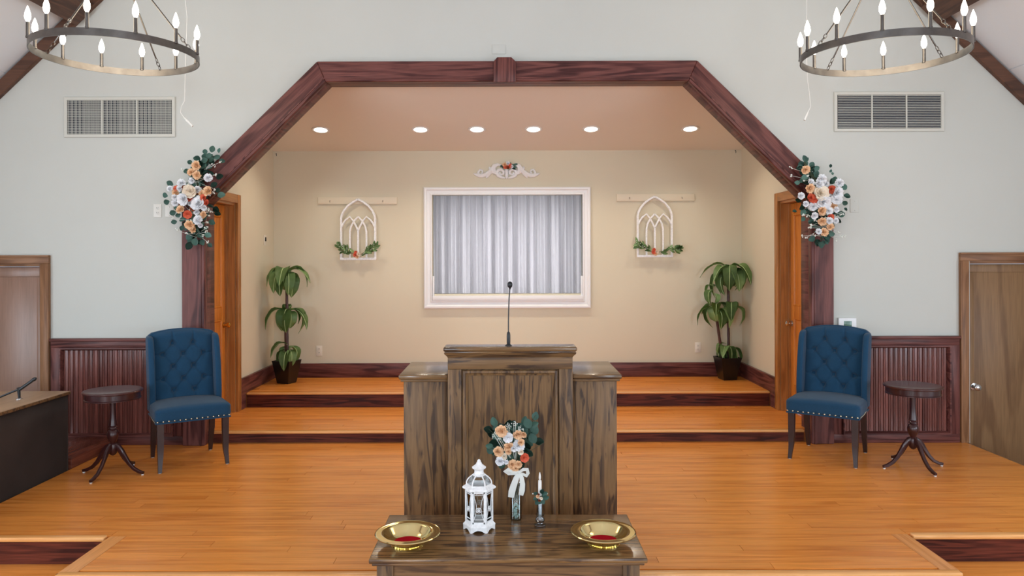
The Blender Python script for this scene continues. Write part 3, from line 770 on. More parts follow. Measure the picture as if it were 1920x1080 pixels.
for s in (-1, 1):
    xa = TX+s*(bx-.034)
    MB(to).box((min(xa, xa+s*.022), f0+.075, NZ+.28), (max(xa, xa+s*.022), bk-.075, TZ-.034)).build('side_apron', M['oak_xf'], tab)

# offering plates
def plate(cx, d, lab):
    r = thing('offering_plate', lab, 'plate', (cx, d, TZ), 0, 'brass offering plates on the communion table')
    q = MB()
    q.lathe([(.074, 0), (.076, .003), (.070, .006), (.076, .010), (.098, .030), (.114, .050), (.128, .055), (.146, .052), (.152, .056), (.153, .060), (.150, .063), (.144, .061), (.128, .0625), (.114, .060), (.108, .055), (.094, .034), (.074, .018), (.066, .0155), (.001, .0155)], n=72, cap=True)
    q.build('bowl', M['brass'], r, smooth=50)
    q = MB(); q.lathe([(.066, .0155), (.066, .0175), (.001, .0175)], n=48); q.build('felt_pad', M['felt'], r)
    return r
plate((763-CX)*3.49/FPX, 3.49, 'polished brass offering plate with red felt, at the left end of the oak communion table')
plate((1129.5-CX)*3.50/FPX, 3.50, 'polished brass offering plate with red felt, at the right end of the oak communion table')

# lantern
def lantern():
    c = at(897, 985, 3.70); r = thing('lantern', 'white six-sided metal and glass lantern with domed top on the communion table', 'lantern', (c.x, 3.70, TZ), math.radians(0))
    W = M['offwhite']; r.scale = (1, 1, .935)
    hx = lambda R, z, ph=PI/6*0: [(R*math.cos(PI/3*k_+ph), R*math.sin(PI/3*k_+ph), z) for k_ in range(6)]
    # vertices at +-x so that a flat pane faces the camera
    q = MB(); q.ring_loft([hx(.080, .022), hx(.080, .030), hx(.070, .040), hx(.068, .046)]); q.build('base', W, r, smooth=20)
    # scalloped skirt: six panels with an arched lower edge
    q = MB()
    for k_ in range(6):
        a = Vector(hx(.079, 0)[k_]); b_ = Vector(hx(.079, 0)[(k_+1) % 6]); t = (b_-a); nrm = Vector((a.x+b_.x, a.y+b_.y, 0)).normalized()
        top, bot = [], []
        for j in range(11):
            u = j/10; zb = 0.0 if u < .16 or u > .84 else .014*math.sin(PI*(u-.16)/.68)**.6
            p = a+t*u; top.append((p, .024)); bot.append((p, zb))
        for j in range(10):
            qd = [bot[j], bot[j+1], top[j+1], top[j]]
            f_ = [q.bm.verts.new((p.x, p.y, z)) for p, z in qd]; g_ = [q.bm.verts.new((p.x-nrm.x*.006, p.y-nrm.y*.006, z)) for p, z in qd]
            q.bm.faces.new(f_); q.bm.faces.new(g_[::-1])
            for m_ in range(4): q.bm.faces.new((f_[m_], f_[(m_+1) % 4], g_[(m_+1) % 4], g_[m_]))
    q.build('skirt', W, r, smooth=20)
    zb, zt, R = .046, .212, .068
    for k_ in range(6):
        p = hx(R-.003, 0)[k_]
        q = MB(); q.tube([(p[0], p[1], zb-.002), (p[0], p[1], zt+.004)], .0048, 6); q.build('post', W, r)
    ap = R*math.cos(PI/6)
    for k_ in range(6):
        ang = PI/3*k_+PI/6
        def P(u, z, d=0): 
            bx_, by_ = (ap+d)*math.cos(ang), (ap+d)*math.sin(ang)
            return (bx_-u*math.sin(ang), by_+u*math.cos(ang), z)
        hwid = R/2-.004
        q = MB()   # pane frame
        for (u0, u1, z0, z1) in ((-hwid, hwid, zb, zb+.008), (-hwid, hwid, zt-.008, zt), (-hwid, -hwid+.0055, zb, zt), (hwid-.0055, hwid, zb, zt)):
            q.ring_loft([[P(u0, z0, d), P(u1, z0, d), P(u1, z1, d), P(u0, z1, d)] for d in (-.004, .002)])
        fo = q.build('pane_frame', W, r, smooth=0)
        q = MB(); q.ring_loft([[P(-hwid, zb, d), P(hwid, zb, d), P(hwid, zt, d), P(-hwid, zt, d)] for d in (-.0025, -.0015)])
        q.build('pane', M['glass'], r, smooth=0)
        # pierced ornament: rosette, curved strips, scalloped valance
        q = MB()
        zc_ = (zb+zt)/2-.012
        for rr in (.0125, .006):
            q.tube([P(rr*math.cos(2*PI*j/14), zc_+rr*math.sin(2*PI*j/14), .0005) for j in range(15)], .0018, 5)
        q.sphere(P(0, zc_, .001), .0035, 6)
        for s in (-1, 1):
            q.tube([P(s*hwid*.95*(1-.62*math.sin(PI*u/10)), zb+.010+(zt-zb-.02)*u/10 if u else zb+.010, .0) for u in range(11)], .0013, 5)
            for z0 in (zt-.018, zb+.020):
                for j in range(3):
                    uu = s*(.004+j*.008); q.tube([P(uu-.004, z0, 0), P(uu, z0+.005, 0), P(uu+.004, z0, 0)], .0013, 4)
        q.build('fretwork', W, fo, smooth=40)
    q = MB(); q.ring_loft([hx(.066, .210), hx(.082, .216), hx(.084, .221), hx(.082, .226), hx(.060, .240), hx(.056, .240), hx(.056, .214)]); q.build('eave', W, r, smooth=20)
    for k_ in range(6):
        a = PI/3*k_
        pts = []
        for j in range(9):
            t = j/8; rad = .062*(1-t)+.026*t + .012*math.sin(PI*t); pts.append((rad*math.cos(a), rad*math.sin(a), .234+.056*t))
        q = MB(); q.tube(pts, .0034, 6); q.build('dome_rib', W, r)
    q = MB(); q.ring_loft([hx(.056, .238), hx(.052, .256), hx(.040, .274), hx(.027, .288)], cap=False); q.build('dome_glass', M['glass'], r, smooth=0)
    q = MB(); q.lathe([(.030, .284), (.031, .291), (.024, .294), (.022, .308), (.024, .311), (.020, .314)], n=24); q.build('collar', W, r)
    q = MB(); q.lathe([(.018, .312), (.034, .322), (.035, .327), (.024, .336), (.018, .340), (.014, .346), (.013, .350), (.010, .354), (.008, .362), (.004, .367), (.001, .368)], n=24); q.build('finial', W, r)
    q = MB(); q.tube([(.038, -.060, .118), (.044, -.066, .118), (.052, -.066, .118)], .002, 6); q.sphere((.053, -.066, .118), .004, 8); q.build('latch', M['chrome'], r)
lantern()

# ---------------- flower meshes
def petal(bm, R, L_, W_, cup, rz, tilt, z0=0, nx=3, ny=4, ruf=0, rnd=None):
    rows = []
    Rm = Matrix.Rotation(rz, 3, 'Z') @ Matrix.Rotation(-tilt, 3, 'Y')
    for j in range(ny+1):
        v = j/ny; wv = W_*math.sin(PI*min(1, (v*.66+.14)))**.6
        row = []
        for i in range(nx+1):
            u = i/nx*2-1
            x = L_*v; y = u*wv/2; z = cup*(v**2)*L_*.6 + abs(u)**2*wv*.28
            if ruf and v > .6: z += (rnd.random()-.5)*ruf*L_; x += (rnd.random()-.5)*ruf*L_
            p = Rm @ Vector((x, y, z)); rr = Matrix.Rotation(rz, 3, 'Z') @ Vector((R, 0, z0))
            row.append(bm.verts.new(p+rr))
        rows.append(row)
    for a, b_ in zip(rows[:-1], rows[1:]):
        for i in range(nx): bm.faces.new((a[i], a[i+1], b_[i+1], b_[i]))
def rose_mesh(mat, seed=0):
    """unit rose facing +z, radius ~1"""
    r = random.Random(seed); bm = bmesh.new()
    for ring, (n_, L_, W_, tilt, R, z0) in enumerate([(6, .84, 1.05, .18, .12, -.16), (6, .74, .95, .50, .12, -.08), (5, .62, .85, .85, .12, -.02), (5, .50, .66, 1.12, .10, .05), (4, .42, .50, 1.30, .07, .10), (3, .36, .34, 1.45, .03, .14)]):
        for k_ in range(n_):
            petal(bm, R, L_, W_, .35 if ring < 1 else -.32, 2*PI*k_/n_+ring*.63+r.uniform(-.15, .15), tilt+r.uniform(-.08, .08), z0)
    MBs = MB(); MBs.bm = bm; MBs.sphere((0, 0, -.15), .30, 8, (1, 1, .7))
    me = finish(bm, 60); me.materials.append(mat); return me
def carn_mesh(mat, seed=0):
    r = random.Random(seed); bm = bmesh.new()
    for ring, (n_, L_, W_, tilt) in enumerate([(8, .90, .80, .12), (8, .84, .75, .42), (7, .76, .66, .75), (6, .68, .55, 1.05), (4, .60, .42, 1.35)]):
        for k_ in range(n_): petal(bm, .05, L_, W_, .1, 2*PI*k_/n_+ring*.5+r.uniform(-.2, .2), tilt+r.uniform(-.1, .1), -.05, 3, 3, .22, r)
    MBs = MB(); MBs.bm = bm; MBs.sphere((0, 0, -.15), .25, 8, (1, 1, .7))
    me = finish(bm, 40); me.materials.append(mat); return me
FM = {'w': [rose_mesh(M['rose_w'], i) for i in (1, 2)], 'c': [rose_mesh(M['rose_c'], 3)], 'p': [carn_mesh(M['peach'], i) for i in (4, 5)],
      'o': [rose_mesh(M['coral'], 6)], 's': [carn_mesh(M['rose_w'], 7)], 'r': [carn_mesh(M['rust'], 8)]}
FN = {'w': 'white_rose', 'c': 'cream_rose', 'p': 'peach_carnation', 'o': 'coral_rose', 's': 'white_blossom', 'r': 'rust_blossom'}
def leaf_mesh(mat, W_=.75, drop=.15, fold=.15):
    """unit leaf from origin along +x, facing +z"""
    bm = bmesh.new(); rows = []; n_ = 6
    for j in range(n_+1):
        v = j/n_; wv = W_*math.sin(PI*(v*.92+.04))**.75/2
        row = []
        for u in (-1, -.5, 0, .5, 1):
            row.append(bm.verts.new((v, u*wv, -drop*v*v + abs(u)*wv*fold*2)))
        rows.append(row)
    for a, b_ in zip(rows[:-1], rows[1:]):
        for i in range(4): bm.faces.new((a[i], a[i+1], b_[i+1], b_[i]))
    bmesh.ops.solidify(bm, geom=bm.faces[:], thickness=.012)
    me = finish(bm, 60); me.materials.append(mat); return me
L_euc = leaf_mesh(M['euc'], .85); L_long = leaf_mesh(M['euc'], .42, .25); L_fern = leaf_mesh(M['fern'], .40, .2)

def face_rot(rr, spread=.5):
    """rotation that turns +z to face the nave (-y) with some scatter"""
    return (PI/2+rr.uniform(-spread, spread), rr.uniform(-.2, .2), rr.uniform(-spread, spread))
def leaf_rot(ang, rr, toward=.35):
    """leaf pointing at angle ang in the x-z plane, its face towards -y"""
    m_ = Matrix.Rotation(-ang, 3, 'Y') @ Matrix.Rotation(PI/2, 3, 'X') @ Matrix.Rotation(rr.uniform(-.5, .5), 3, 'X') @ Matrix.Rotation(rr.uniform(-toward, toward*.4), 3, 'Y')
    return m_.to_euler()

def garland(flowers, leaves, d, center, label, seed, hull, nfill):
    rr = random.Random(seed)
    c0 = at(center[0], center[1], d)
    root = thing('flower_garland', label, 'garland', (c0.x, d+.06, c0.z))
    sc = d/FPX
    # stem core: a bundled green spine following the garland
    q = MB()
    q.tube([at(x, y, d+.055)-root.location for x, y in hull], [.012, .03, .035, .03, .02, .008][:len(hull)], 8)
    q.build('stem_bundle', M['stem'], root)
    for (x, y, r, kd) in flowers:
        p = at(x, y, d-.035-rr.uniform(0, .03)-(.02 if r > 7 else 0)) - root.location
        me = rr.choice(FM[kd]); s = r*sc*1.25
        link(FN[kd], me, root, None, p, face_rot(rr, .35), (s, s, s))
    for (x, y, L_, ang) in leaves:
        p = at(x, y, d+rr.uniform(-.03, .03)) - root.location
        s = L_*sc*rr.uniform(.9, 1.15)
        link('leaf', L_euc, root, None, p, leaf_rot(math.radians(ang), rr), (s, s, s))
    for i in range(nfill):
        t = rr.random()*(len(hull)-1); k_ = int(t); f = t-k_
        hx_, hy_ = hull[k_][0]*(1-f)+hull[k_+1][0]*f, hull[k_][1]*(1-f)+hull[k_+1][1]*f
        wd = (34*math.sin(PI*min(1, max(.05, (t+.25)/(len(hull)-.4))))) 
        ang = rr.uniform(0, 2*PI); rad = wd*rr.uniform(.1, .85)
        x, y = hx_+rad*math.cos(ang), hy_-rad*math.sin(ang)*.7
        p = at(x, y, d+rr.uniform(-.01, .06)) - root.location; s = rr.uniform(9, 14)*sc
        link('leaf', L_euc if rr.random() < .6 else L_long, root, None, p, leaf_rot(ang+rr.uniform(-.6, .6), rr), (s, s, s))
    # baby's breath sprays
    q = MB()
    for i in range(44):
        t = .6+rr.random()*(len(hull)-1.8); k_ = int(t); f = t-k_
        hx_, hy_ = hull[k_][0]*(1-f)+hull[k_+1][0]*f, hull[k_][1]*(1-f)+hull[k_+1][1]*f
        ang = rr.uniform(0, 2*PI); rad = rr.uniform(14, 46)
        x, y = hx_+rad*math.cos(ang), hy_+rad*math.sin(ang)*.55
        p = at(x, y, d-.03) - root.location; s0 = at(hx_, hy_, d+.02)-root.location
        q.tube([s0, s0.lerp(p, .6), p], .0012, 4)
        for _ in range(4):
            q.sphere((p.x+rr.uniform(-.012, .012), p.y+rr.uniform(-.012, .012), p.z+rr.uniform(-.012, .012)), rr.uniform(.004, .008), 6)
    o = q.build('berry_spray', M['berry'], root); o['kind'] = 'stuff'
    return root
GF1 = [(356,357,11,'c'),(344,372,10,'w'),(372,380,12,'w'),(356,370,7,'o'),(382,369,6,'o'),(387,379,6,'o'),(352,400,7,'o'),(331,352,5,'o'),
 (390,357,8,'p'),(380,361,6,'p'),(339,391,7,'p'),(382,401,6,'p'),(356,420,8,'p'),(363,429,6,'p'),(369,309,8,'p'),(359,321,6,'p'),(370,327,7,'p'),(330,359,6,'p'),
 (341,342,7,'s'),(371,354,6,'s'),(337,352,5,'s'),(319,352,5,'s'),(329,379,6,'s'),(328,368,5,'s'),(372,411,8,'s'),(391,332,7,'s'),(360,337,5,'s'),(357,380,4,'w'),(383,388,5,'s'),(369,396,5,'s'),(376,421,4,'s'),
 (368,358,5,'r'),(346,350,5,'r'),(340,380,4,'r'),(362,389,5,'r')]
GL1 = [(386,288,11,100),(376,298,12,160),(402,295,12,20),(412,298,10,-20),(390,297,12,200),(397,284,12,75),(411,285,10,80),(361,305,11,150),(356,317,11,200),(332,413,11,190),(343,421,10,250),(348,408,12,210),
 (400,388,14,-30),(402,398,12,-10),(392,412,12,-30),(374,430,13,-40),(384,437,13,-20),(361,442,13,230),(358,452,14,240),(390,455,9,-40),(378,447,12,-70),(368,445,13,250),(318,375,12,200),(315,366,12,160),(325,345,13,150),(408,365,14,10),(404,357,12,20),(406,332,13,15),(330,395,11,200),(396,348,12,30)]
garland(GF1, GL1, 6.33, (365, 370), 'flower garland of white and coral roses with eucalyptus leaves on the left arch post', 5,
        [(392,292),(376,325),(362,360),(362,395),(366,425),(368,448)], 125)
GF2 = [(1539,364,13,'c'),(1544,381,12,'w'),(1570,364,10,'w'),(1569,376,9,'w'),(1519,355,8,'p'),(1521,373,8,'o'),(1527,377,6,'o'),(1559,357,7,'o'),(1536,347,8,'s'),(1521,344,6,'s'),(1555,372,6,'s'),
 (1525,389,7,'s'),(1541,397,8,'p'),(1554,397,7,'w'),(1562,389,7,'p'),(1527,406,6,'s'),(1557,409,6,'o'),(1555,416,6,'s'),(1542,417,7,'p'),(1557,427,6,'p'),(1545,437,7,'p'),(1511,320,7,'p'),(1502,369,6,'s'),(1541,338,8,'s'),
 (1574,345,7,'s'),(1549,347,5,'s'),(1567,416,5,'s'),(1535,436,5,'s'),(1511,384,5,'s'),(1568,395,5,'s')]
GL2 = [(1511,305,12,110),(1520,315,12,60),(1505,318,12,170),(1528,322,11,50),(1533,335,12,120),(1515,332,12,200),(1562,345,14,60),(1578,355,12,20),(1582,368,13,-20),(1580,380,12,-30),(1583,392,8,-40),(1570,402,13,-10),(1566,414,11,-30),
 (1508,385,13,220),(1503,378,12,170),(1510,395,13,230),(1500,345,10,170),(1508,408,10,240),(1528,447,13,200),(1536,452,14,240),(1545,447,14,-50),(1540,455,13,-90),(1553,437,11,-30),(1520,398,12,240),(1557,316,6,80),(1556,325,6,60),(1562,330,6,100),(1494,398,9,180)]
garland(GF2, GL2, 6.33, (1540, 375), 'flower garland of white and peach roses with eucalyptus leaves on the right arch post', 9,
        [(1508,305),(1522,335),(1541,362),(1544,392),(1546,420),(1540,452)], 115)

# ---------------- vase with bouquet, on the table
vc = at(966, 965, 3.86)
VX, VY = vc.x, 3.83
vz = thing('glass_vase', 'slim clear glass vase filled with glass pebbles, holding the bouquet on the communion table', 'vase', (VX, VY, TZ))
q = MB(); q.lathe([(.001, 0), (.027, 0), (.029, .004), (.029, .10), (.027, .175), (.030, .185), (.0275, .186), (.0245, .175), (.0265, .10), (.0265, .008), (.001, .007)], n=28, cap=False); q.build('glass_body', M['vase'], vz)
r2 = random.Random(4)
pb = MB().sphere((0, 0, 0), 1, 8).mesh(M['bead_g'])
pbs = []
for k_ in range(60):
    if len(pbs) > 26: break
    a = r2.uniform(0, 6.28); rad = r2.uniform(0, .018); p = Vector((rad*math.cos(a), rad*math.sin(a), r2.uniform(.015, .085)))
    if all((p-x_).length > .0125 for x_ in pbs):
        pbs.append(p); link('pebble', pb, vz, None, p, None, (.0068,)*3)
bq = thing('bouquet', 'bouquet of peach and white flowers with ivory ribbon, standing in the slim glass vase', 'bouquet', (VX, VY, TZ+.10))
bo = bq.location
q = MB()
for k_ in range(7):
    a = k_*2*PI/7
    q.tube([(.008*math.cos(a), .008*math.sin(a), 0), (.009*math.cos(a+1), .009*math.sin(a+1), .12), (.018*math.cos(a+1.3), .018*math.sin(a+1.3), .20), (.06*math.cos(a+1.4), .04*math.sin(a+1.4), .33)], .0028, 6)
q.build('stem_bundle', M['stem'], bq)
zb = lambda x, y: (860+x/4.322, 760+y/4.322)
BF = [(342,208,44,'p'),(475,236,38,'p'),(522,236,26,'p'),(395,260,38,'w'),(480,325,46,'w'),(402,335,38,'p'),(500,300,26,'p'),(316,375,38,'p'),(330,452,34,'s'),(498,378,22,'c'),(528,425,34,'o'),(362,415,28,'c'),(430,480,36,'p'),(480,478,28,'p'),(450,510,30,'p'),(380,460,18,'s'),(400,375,24,'p'),(445,350,26,'w')]
for (x, y, r, kd) in BF:
    X_, Y_ = zb(x, y); p = at(X_, Y_, VY-.045-r2.uniform(0, .02)) - bo; s = r/4.322*VY/FPX*1.18
    link(FN[kd], r2.choice(FM[kd]), bq, None, p, face_rot(r2, .4), (s, s, s))
BL = [(618,95,70,80),(560,155,85,120),(525,130,70,60),(600,160,75,15),(500,180,80,150),(600,210,95,70),(560,230,90,-20),(590,260,85,-60),(640,295,75,0),(560,300,80,-60),(290,140,80,115),(240,195,70,170),(270,230,80,150),(290,300,80,190),(260,350,85,230),(250,325,60,180),(280,370,70,250),(410,420,70,-60),(440,180,80,90),(560,380,80,-50),(330,320,70,170),(430,160,70,60),(545,200,80,30),(450,440,60,-30),(300,190,60,140),(520,280,80,-10)]
for _ in range(34):
    x, y = r2.uniform(285, 560), r2.uniform(170, 480); wq = 1-abs(y-300)/500
    x = 430+(x-430)*wq; BL.append((x, y, r2.uniform(60, 95), math.degrees(math.atan2(330-y, x-430))+r2.uniform(-40, 40)))
for i, (x, y, L_, a) in enumerate(BL):
    X_, Y_ = zb(x, y); s = L_/4.322*VY/FPX
    p = at(X_, Y_, VY+r2.uniform(-.01, .03)) - bo - Vector((math.cos(math.radians(a)), 0, math.sin(math.radians(a))))*s*.4
    link('leaf', L_euc, bq, None, p, leaf_rot(math.radians(a), r2), (s, s, s))
q = MB()
for (x, y) in ((400,160),(440,150),(480,185),(300,235),(320,265),(285,250),(390,175),(455,140),(500,190),(310,220),(370,395)):
    X_, Y_ = zb(x, y); c = at(X_, Y_, VY-.03)-bo
    q.tube([(0, 0, .18), (c.x*.6, c.y, c.z*.8), c], .001, 4)
    for _ in range(9): q.sphere((c.x+r2.uniform(-.013, .013), c.y+r2.uniform(-.01, .01), c.z+r2.uniform(-.010, .010)), r2.uniform(.0016, .0032), 6)
q.build('berry_spray', M['berry'], bq)['kind'] = 'stuff'
# twigs at the edges of the bouquet
q = MB()
for (x, y) in ((618,80),(290,90),(240,190),(690,300),(225,325),(560,400)):
    X_, Y_ = zb(x, y); c = at(X_, Y_, VY)-bo; q.tube([(0, 0, .17), (c.x*.45, 0, .17+(c.z-.17)*.6), c], .0012, 5)
q.build('twig', M['stem'], bq)
# ribbon: knot, two loops and two tails
def strip(pts, wv, th=.0015):
    s_ = MB(); loops = []
    for i, (p, w_) in enumerate(zip(pts, wv)):
        p = Vector(p); t = (Vector(pts[min(i+1, len(pts)-1)])-Vector(pts[max(i-1, 0)])).normalized(); sd = t.cross(Vector((0, 1, 0)))
        if sd.length < .2: sd = Vector((0, 0, 1))
        sd.normalize(); nn = t.cross(sd).normalized()
        loops.append([p+sd*w_/2+nn*th, p-sd*w_/2+nn*th, p-sd*w_/2-nn*th, p+sd*w_/2-nn*th])
    s_.ring_loft(loops); return s_
def rp(x, y, dy=0):
    X_, Y_ = zb(x, y); p = at(X_, Y_, VY-.036+dy)-bo; return (p.x, p.y, p.z)
strip([rp(485,540,-.008), rp(450,535,-.02), rp(400,520,-.018), rp(372,535,-.01), rp(400,552,0), rp(450,552,0), rp(485,548,0)], [.010,.017,.020,.020,.018,.014,.010]).build('ribbon_loop', M['ribbon'], bq)
strip([rp(485,540,-.008), rp(520,520,-.02), rp(550,520,-.018), rp(556,550,-.01), rp(545,572,0), rp(515,558,0), rp(487,548,0)], [.010,.016,.018,.018,.016,.014,.010]).build('ribbon_loop', M['ribbon'], bq)
strip([rp(482,545), rp(462,590,-.008), rp(440,650,-.002), rp(425,700,-.008), rp(418,745,-.002)], [.014,.028,.032,.034,.030]).build('ribbon_tail', M['ribbon'], bq)
strip([rp(490,545), rp(505,590,-.008), rp(512,640,-.002), rp(508,690,-.010), rp(498,728,-.004)], [.014,.022,.026,.028,.024]).build('ribbon_tail', M['ribbon'], bq)
q = MB(); q.sphere(rp(486,543,-.008), .009, 10, (1, .7, 1)); q.build('ribbon_knot', M['ribbon'], bq)

# ---------------- candle in a glass holder with a small wreath
cc = at(1011, 983, 3.74)
ch = thing('candle_holder', 'small clear glass candle holder with foot, right of the flower vase', 'candle holder', (cc.x, 3.74, TZ))
q = MB(); q.lathe([(.001, 0), (.028, 0), (.029, .004), (.026, .008), (.014, .011), (.012, .016), (.022, .024), (.024, .032), (.020, .040), (.013, .046), (.020, .052), (.022, .058), (.016, .060), (.010, .056), (.009, .030), (.001, .028)], n=24, cap=False); q.build('glass_foot', M['crystal'], ch)
q = MB(); q.lathe([(.0125, .058), (.0125, .150), (.0105, .150), (.0105, .058)], n=20, cap=False); q.build('glass_sleeve', M['crystal'], ch)
cn = thing('taper_candle', 'white taper candle with pointed tip standing in the small glass holder', 'candle', (cc.x, 3.74, TZ+.032))
q = MB(); q.lathe([(.0088, 0), (.0088, .185), (.0075, .195), (.003, .197)], n=16); q.build('candle_shaft', M['wax'], cn)
q = MB(); q.lathe([(.0015, .196), (.0055, .201), (.006, .210), (.0048, .222), (.0025, .232), (.0006, .236)], n=12); q.build('flame_tip', M['wax'], cn)
wr = thing('candle_wreath', 'tiny wreath of green leaves and dried blooms around the white taper candle', 'wreath', (cc.x, 3.74, TZ+.150))
q = MB(); q.tube([(.016*math.cos(2*PI*k_/12), .016*math.sin(2*PI*k_/12), 0) for k_ in range(13)], .0025, 5); q.build('wire_ring', M['stem'], wr)
for (dx, dz, L_, a) in ((-.022,-.008,.024,200),(-.02,.012,.024,150),(.02,.012,.03,30),(.022,-.006,.034,10),(.012,.022,.026,70),(.006,-.022,.026,250),(-.014,-.026,.026,230),(.014,-.02,.026,-60),(.026,.0,.026,40)):
    link('leaf', L_euc, wr, None, (dx*.5, -.018, dz*.7), leaf_rot(math.radians(a), r2), (L_,)*3)
for (dx, dz, s, kd) in ((-.012, .004, .010, 'p'), (.006, -.006, .009, 'c'), (-.003, -.016, .008, 'r'), (-.008, .014, .007, 'r')):
    link(FN[kd], FM[kd][0], wr, None, (dx, -.026, dz), face_rot(r2, .3), (s,)*3)
q = MB()
for dx in (-.036, .036): q.tube([(0, -.01, .010), (dx*.6, -.014, .012), (dx, -.012, .013)], .0009, 4); q.sphere((dx, -.012, .013), .0035, 6)
q.build('berry_twig', M['berry'], wr)

# ================================================================ WINGBACK CHAIRS (local: faces -y)
def chair(label):
    root = thing('wingback_chair', label, 'chair', (0, 0, 0), 0, 'tufted navy wingback chairs flanking the arch')
    F = M['fabric']
    HW = .232
    def yb(z): return .135 + (z-.46)*.17        # leaning front surface of the back
    # seat cushion
    def dome(p):
        p = p.copy()
        if p.z > .44: p.z += .030*max(0, 1-(p.x/.28)**2)*max(0, 1-((p.y+.03)/.27)**2)
        if p.y > .0: p.x *= 1-.07*(p.y/.2)
        return p
    me = finish(rbox((-.275, -.275, .372), (.275, .215, .478), .030, 14, dome), 180); link('seat', me, root, F)
    q = MB()
    rec = [(-.272, -.270), (.272, -.270), (.262, .20), (-.262, .20)]
    q.prism(rec, (), .365, .378, axis='z', bev=.003); q.build('seat_welt', F, root)
    q = MB()
    for i in range(14): q.sphere((-.258+i*.0397, -.2765, .385), .0058, 8, (1, .5, 1))
    for s in (-1, 1):
        for i in range(9): q.sphere((s*.2765*(1 if i < 5 else 1-.008*(i-4)), -.25+i*.035, .385), .0055, 8, (.5, 1, 1))
    o = q.build('nailhead_trim', M['nail'], root); o['kind'] = 'stuff'
    # tufted inner back
    zr = [.925, .835, .737, .640, .550]; bt = []
    for i, z in enumerate(zr):
        for x in ((-.078, .078) if i % 2 == 0 else (-.156, 0, .156)): bt.append((x, z, i))
    segs = []
    for a in range(len(bt)):
        for b_ in range(a+1, len(bt)):
            if bt[b_][2]-bt[a][2] == 1 and abs(bt[b_][0]-bt[a][0]) < .1: segs.append((bt[a], bt[b_]))
    segs += [((-.078, .925, 0), (-.078, 1.01, 0)), ((.078, .925, 0), (.078, 1.01, 0)), ((-.078, .55, 0), (-.078, .47, 0)), ((.078, .55, 0), (.078, .47, 0)),
             ((-.156, .835, 0), (-.23, .835, 0)), ((.156, .835, 0), (.23, .835, 0)), ((-.156, .64, 0), (-.23, .64, 0)), ((.156, .64, 0), (.23, .64, 0))]
    def dist(p, a, b_):
        ax, az = a[0], a[1]; bx_, bz = b_[0]-ax, b_[1]-az; t = max(0, min(1, ((p[0]-ax)*bx_+(p[1]-az)*bz)/(bx_*bx_+bz*bz)))
        return math.hypot(p[0]-ax-t*bx_, p[1]-az-t*bz)
    def top(x): return 1.035 - .035*(abs(x)/.24)**2.2
    bm = bmesh.new(); nx, nz = 76, 92; rows = []
    for j in range(nz+1):
        v = j/nz; row = []
        for i in range(nx+1):
            x = (i/nx*2-1)*HW; z = .44 + v*(top(x)-.44)
            puff = .034*(1-abs(i/nx*2-1)**6)*(1-max(0, (v-.93)/.07)**2)
            dmin = min(math.hypot(x-b[0], z-b[1]) for b in bt)
            ds_ = min(dist((x, z), a, b_) for a, b_ in segs)
            dip = .038*math.exp(-(dmin/.017)**2) + .011*math.exp(-(dmin/.045)**2) + .010*math.exp(-(ds_/.007)**2)
            row.append(bm.verts.new((x, yb(z) - puff + dip, z)))
        rows.append(row)
    for a, b_ in zip(rows[:-1], rows[1:]):
        for i in range(nx): bm.faces.new((a[i], a[i+1], b_[i+1], b_[i]))
    link('tufted_back', finish(bm, 180), root, F)
    btn = MB().sphere((0, 0, 0), 1, 10).mesh(M['button'])
    for (x, z, i) in bt: link('button', btn, root, None, (x, yb(z)+.009, z), None, (.0095, .005, .0095))
    # back shell (arched outline), curved with the lean
    q = MB(); loops = []
    N_ = 16
    for dy in (.004, .060):
        l = [(-.262, yb(.40)+dy, .40), (.262, yb(.40)+dy, .40)]
        for i in range(N_+1):
            x = .262-.524*i/N_; z = top(x*.92)-.002+(.006 if 0 < i < N_ else -.01); l.append((x, yb(z)+dy, z))
        loops.append(l)
    q.ring_loft(loops)
    es = [e for e in q.bm.edges]
    bmesh.ops.recalc_face_normals(q.bm, faces=q.bm.faces)
    es = [e for e in q.bm.edges if e.calc_face_angle(0) > .6]
    bmesh.ops.bevel(q.bm, geom=es, offset=.014, segments=3, affect='EDGES', profile=.5)
    q.build('back_shell', F, root, smooth=180)
    q = MB(); pts = []
    for i in range(21):
        x = -.235+.47*i/20; z = top(x); pts.append((x, yb(z)+.010, z))
    q.tube(pts, .0075, 6); q.build('top_piping', F, root)
    # wings
    for s in (-1, 1):
        out = []
        prof = [(.40, .02), (.44, .085), (.52, .105), (.60, .112), (.70, .115), (.80, .112), (.88, .104), (.94, .092), (.975, .070), (.990, .035), (.992, -.02)]
        for z, f_ in prof: out.append((yb(z)-f_, z))
        for z in (.96, .80, .60, .40): out.append((yb(z)+.058, z))
        q = MB(); q.prism(out, (), s*.226, s*.272, axis='x')
        bmesh.ops.recalc_face_normals(q.bm, faces=q.bm.faces)
        es = [e for e in q.bm.edges if abs(e.verts[0].co.x-e.verts[1].co.x) < 1e-5]
        bmesh.ops.bevel(q.bm, geom=es, offset=.015, segments=3, affect='EDGES', profile=.5)
        wgo = q.build('wing', F, root, smooth=70)
        q = MB()
        for i in range(20):
            z = .47+i*.025; q.sphere((s*.2735, yb(z)-.065, z), .0028, 6, (.5, 1, 1))
        q.build('nailhead_trim', M['nail'], wgo)['kind'] = 'stuff'
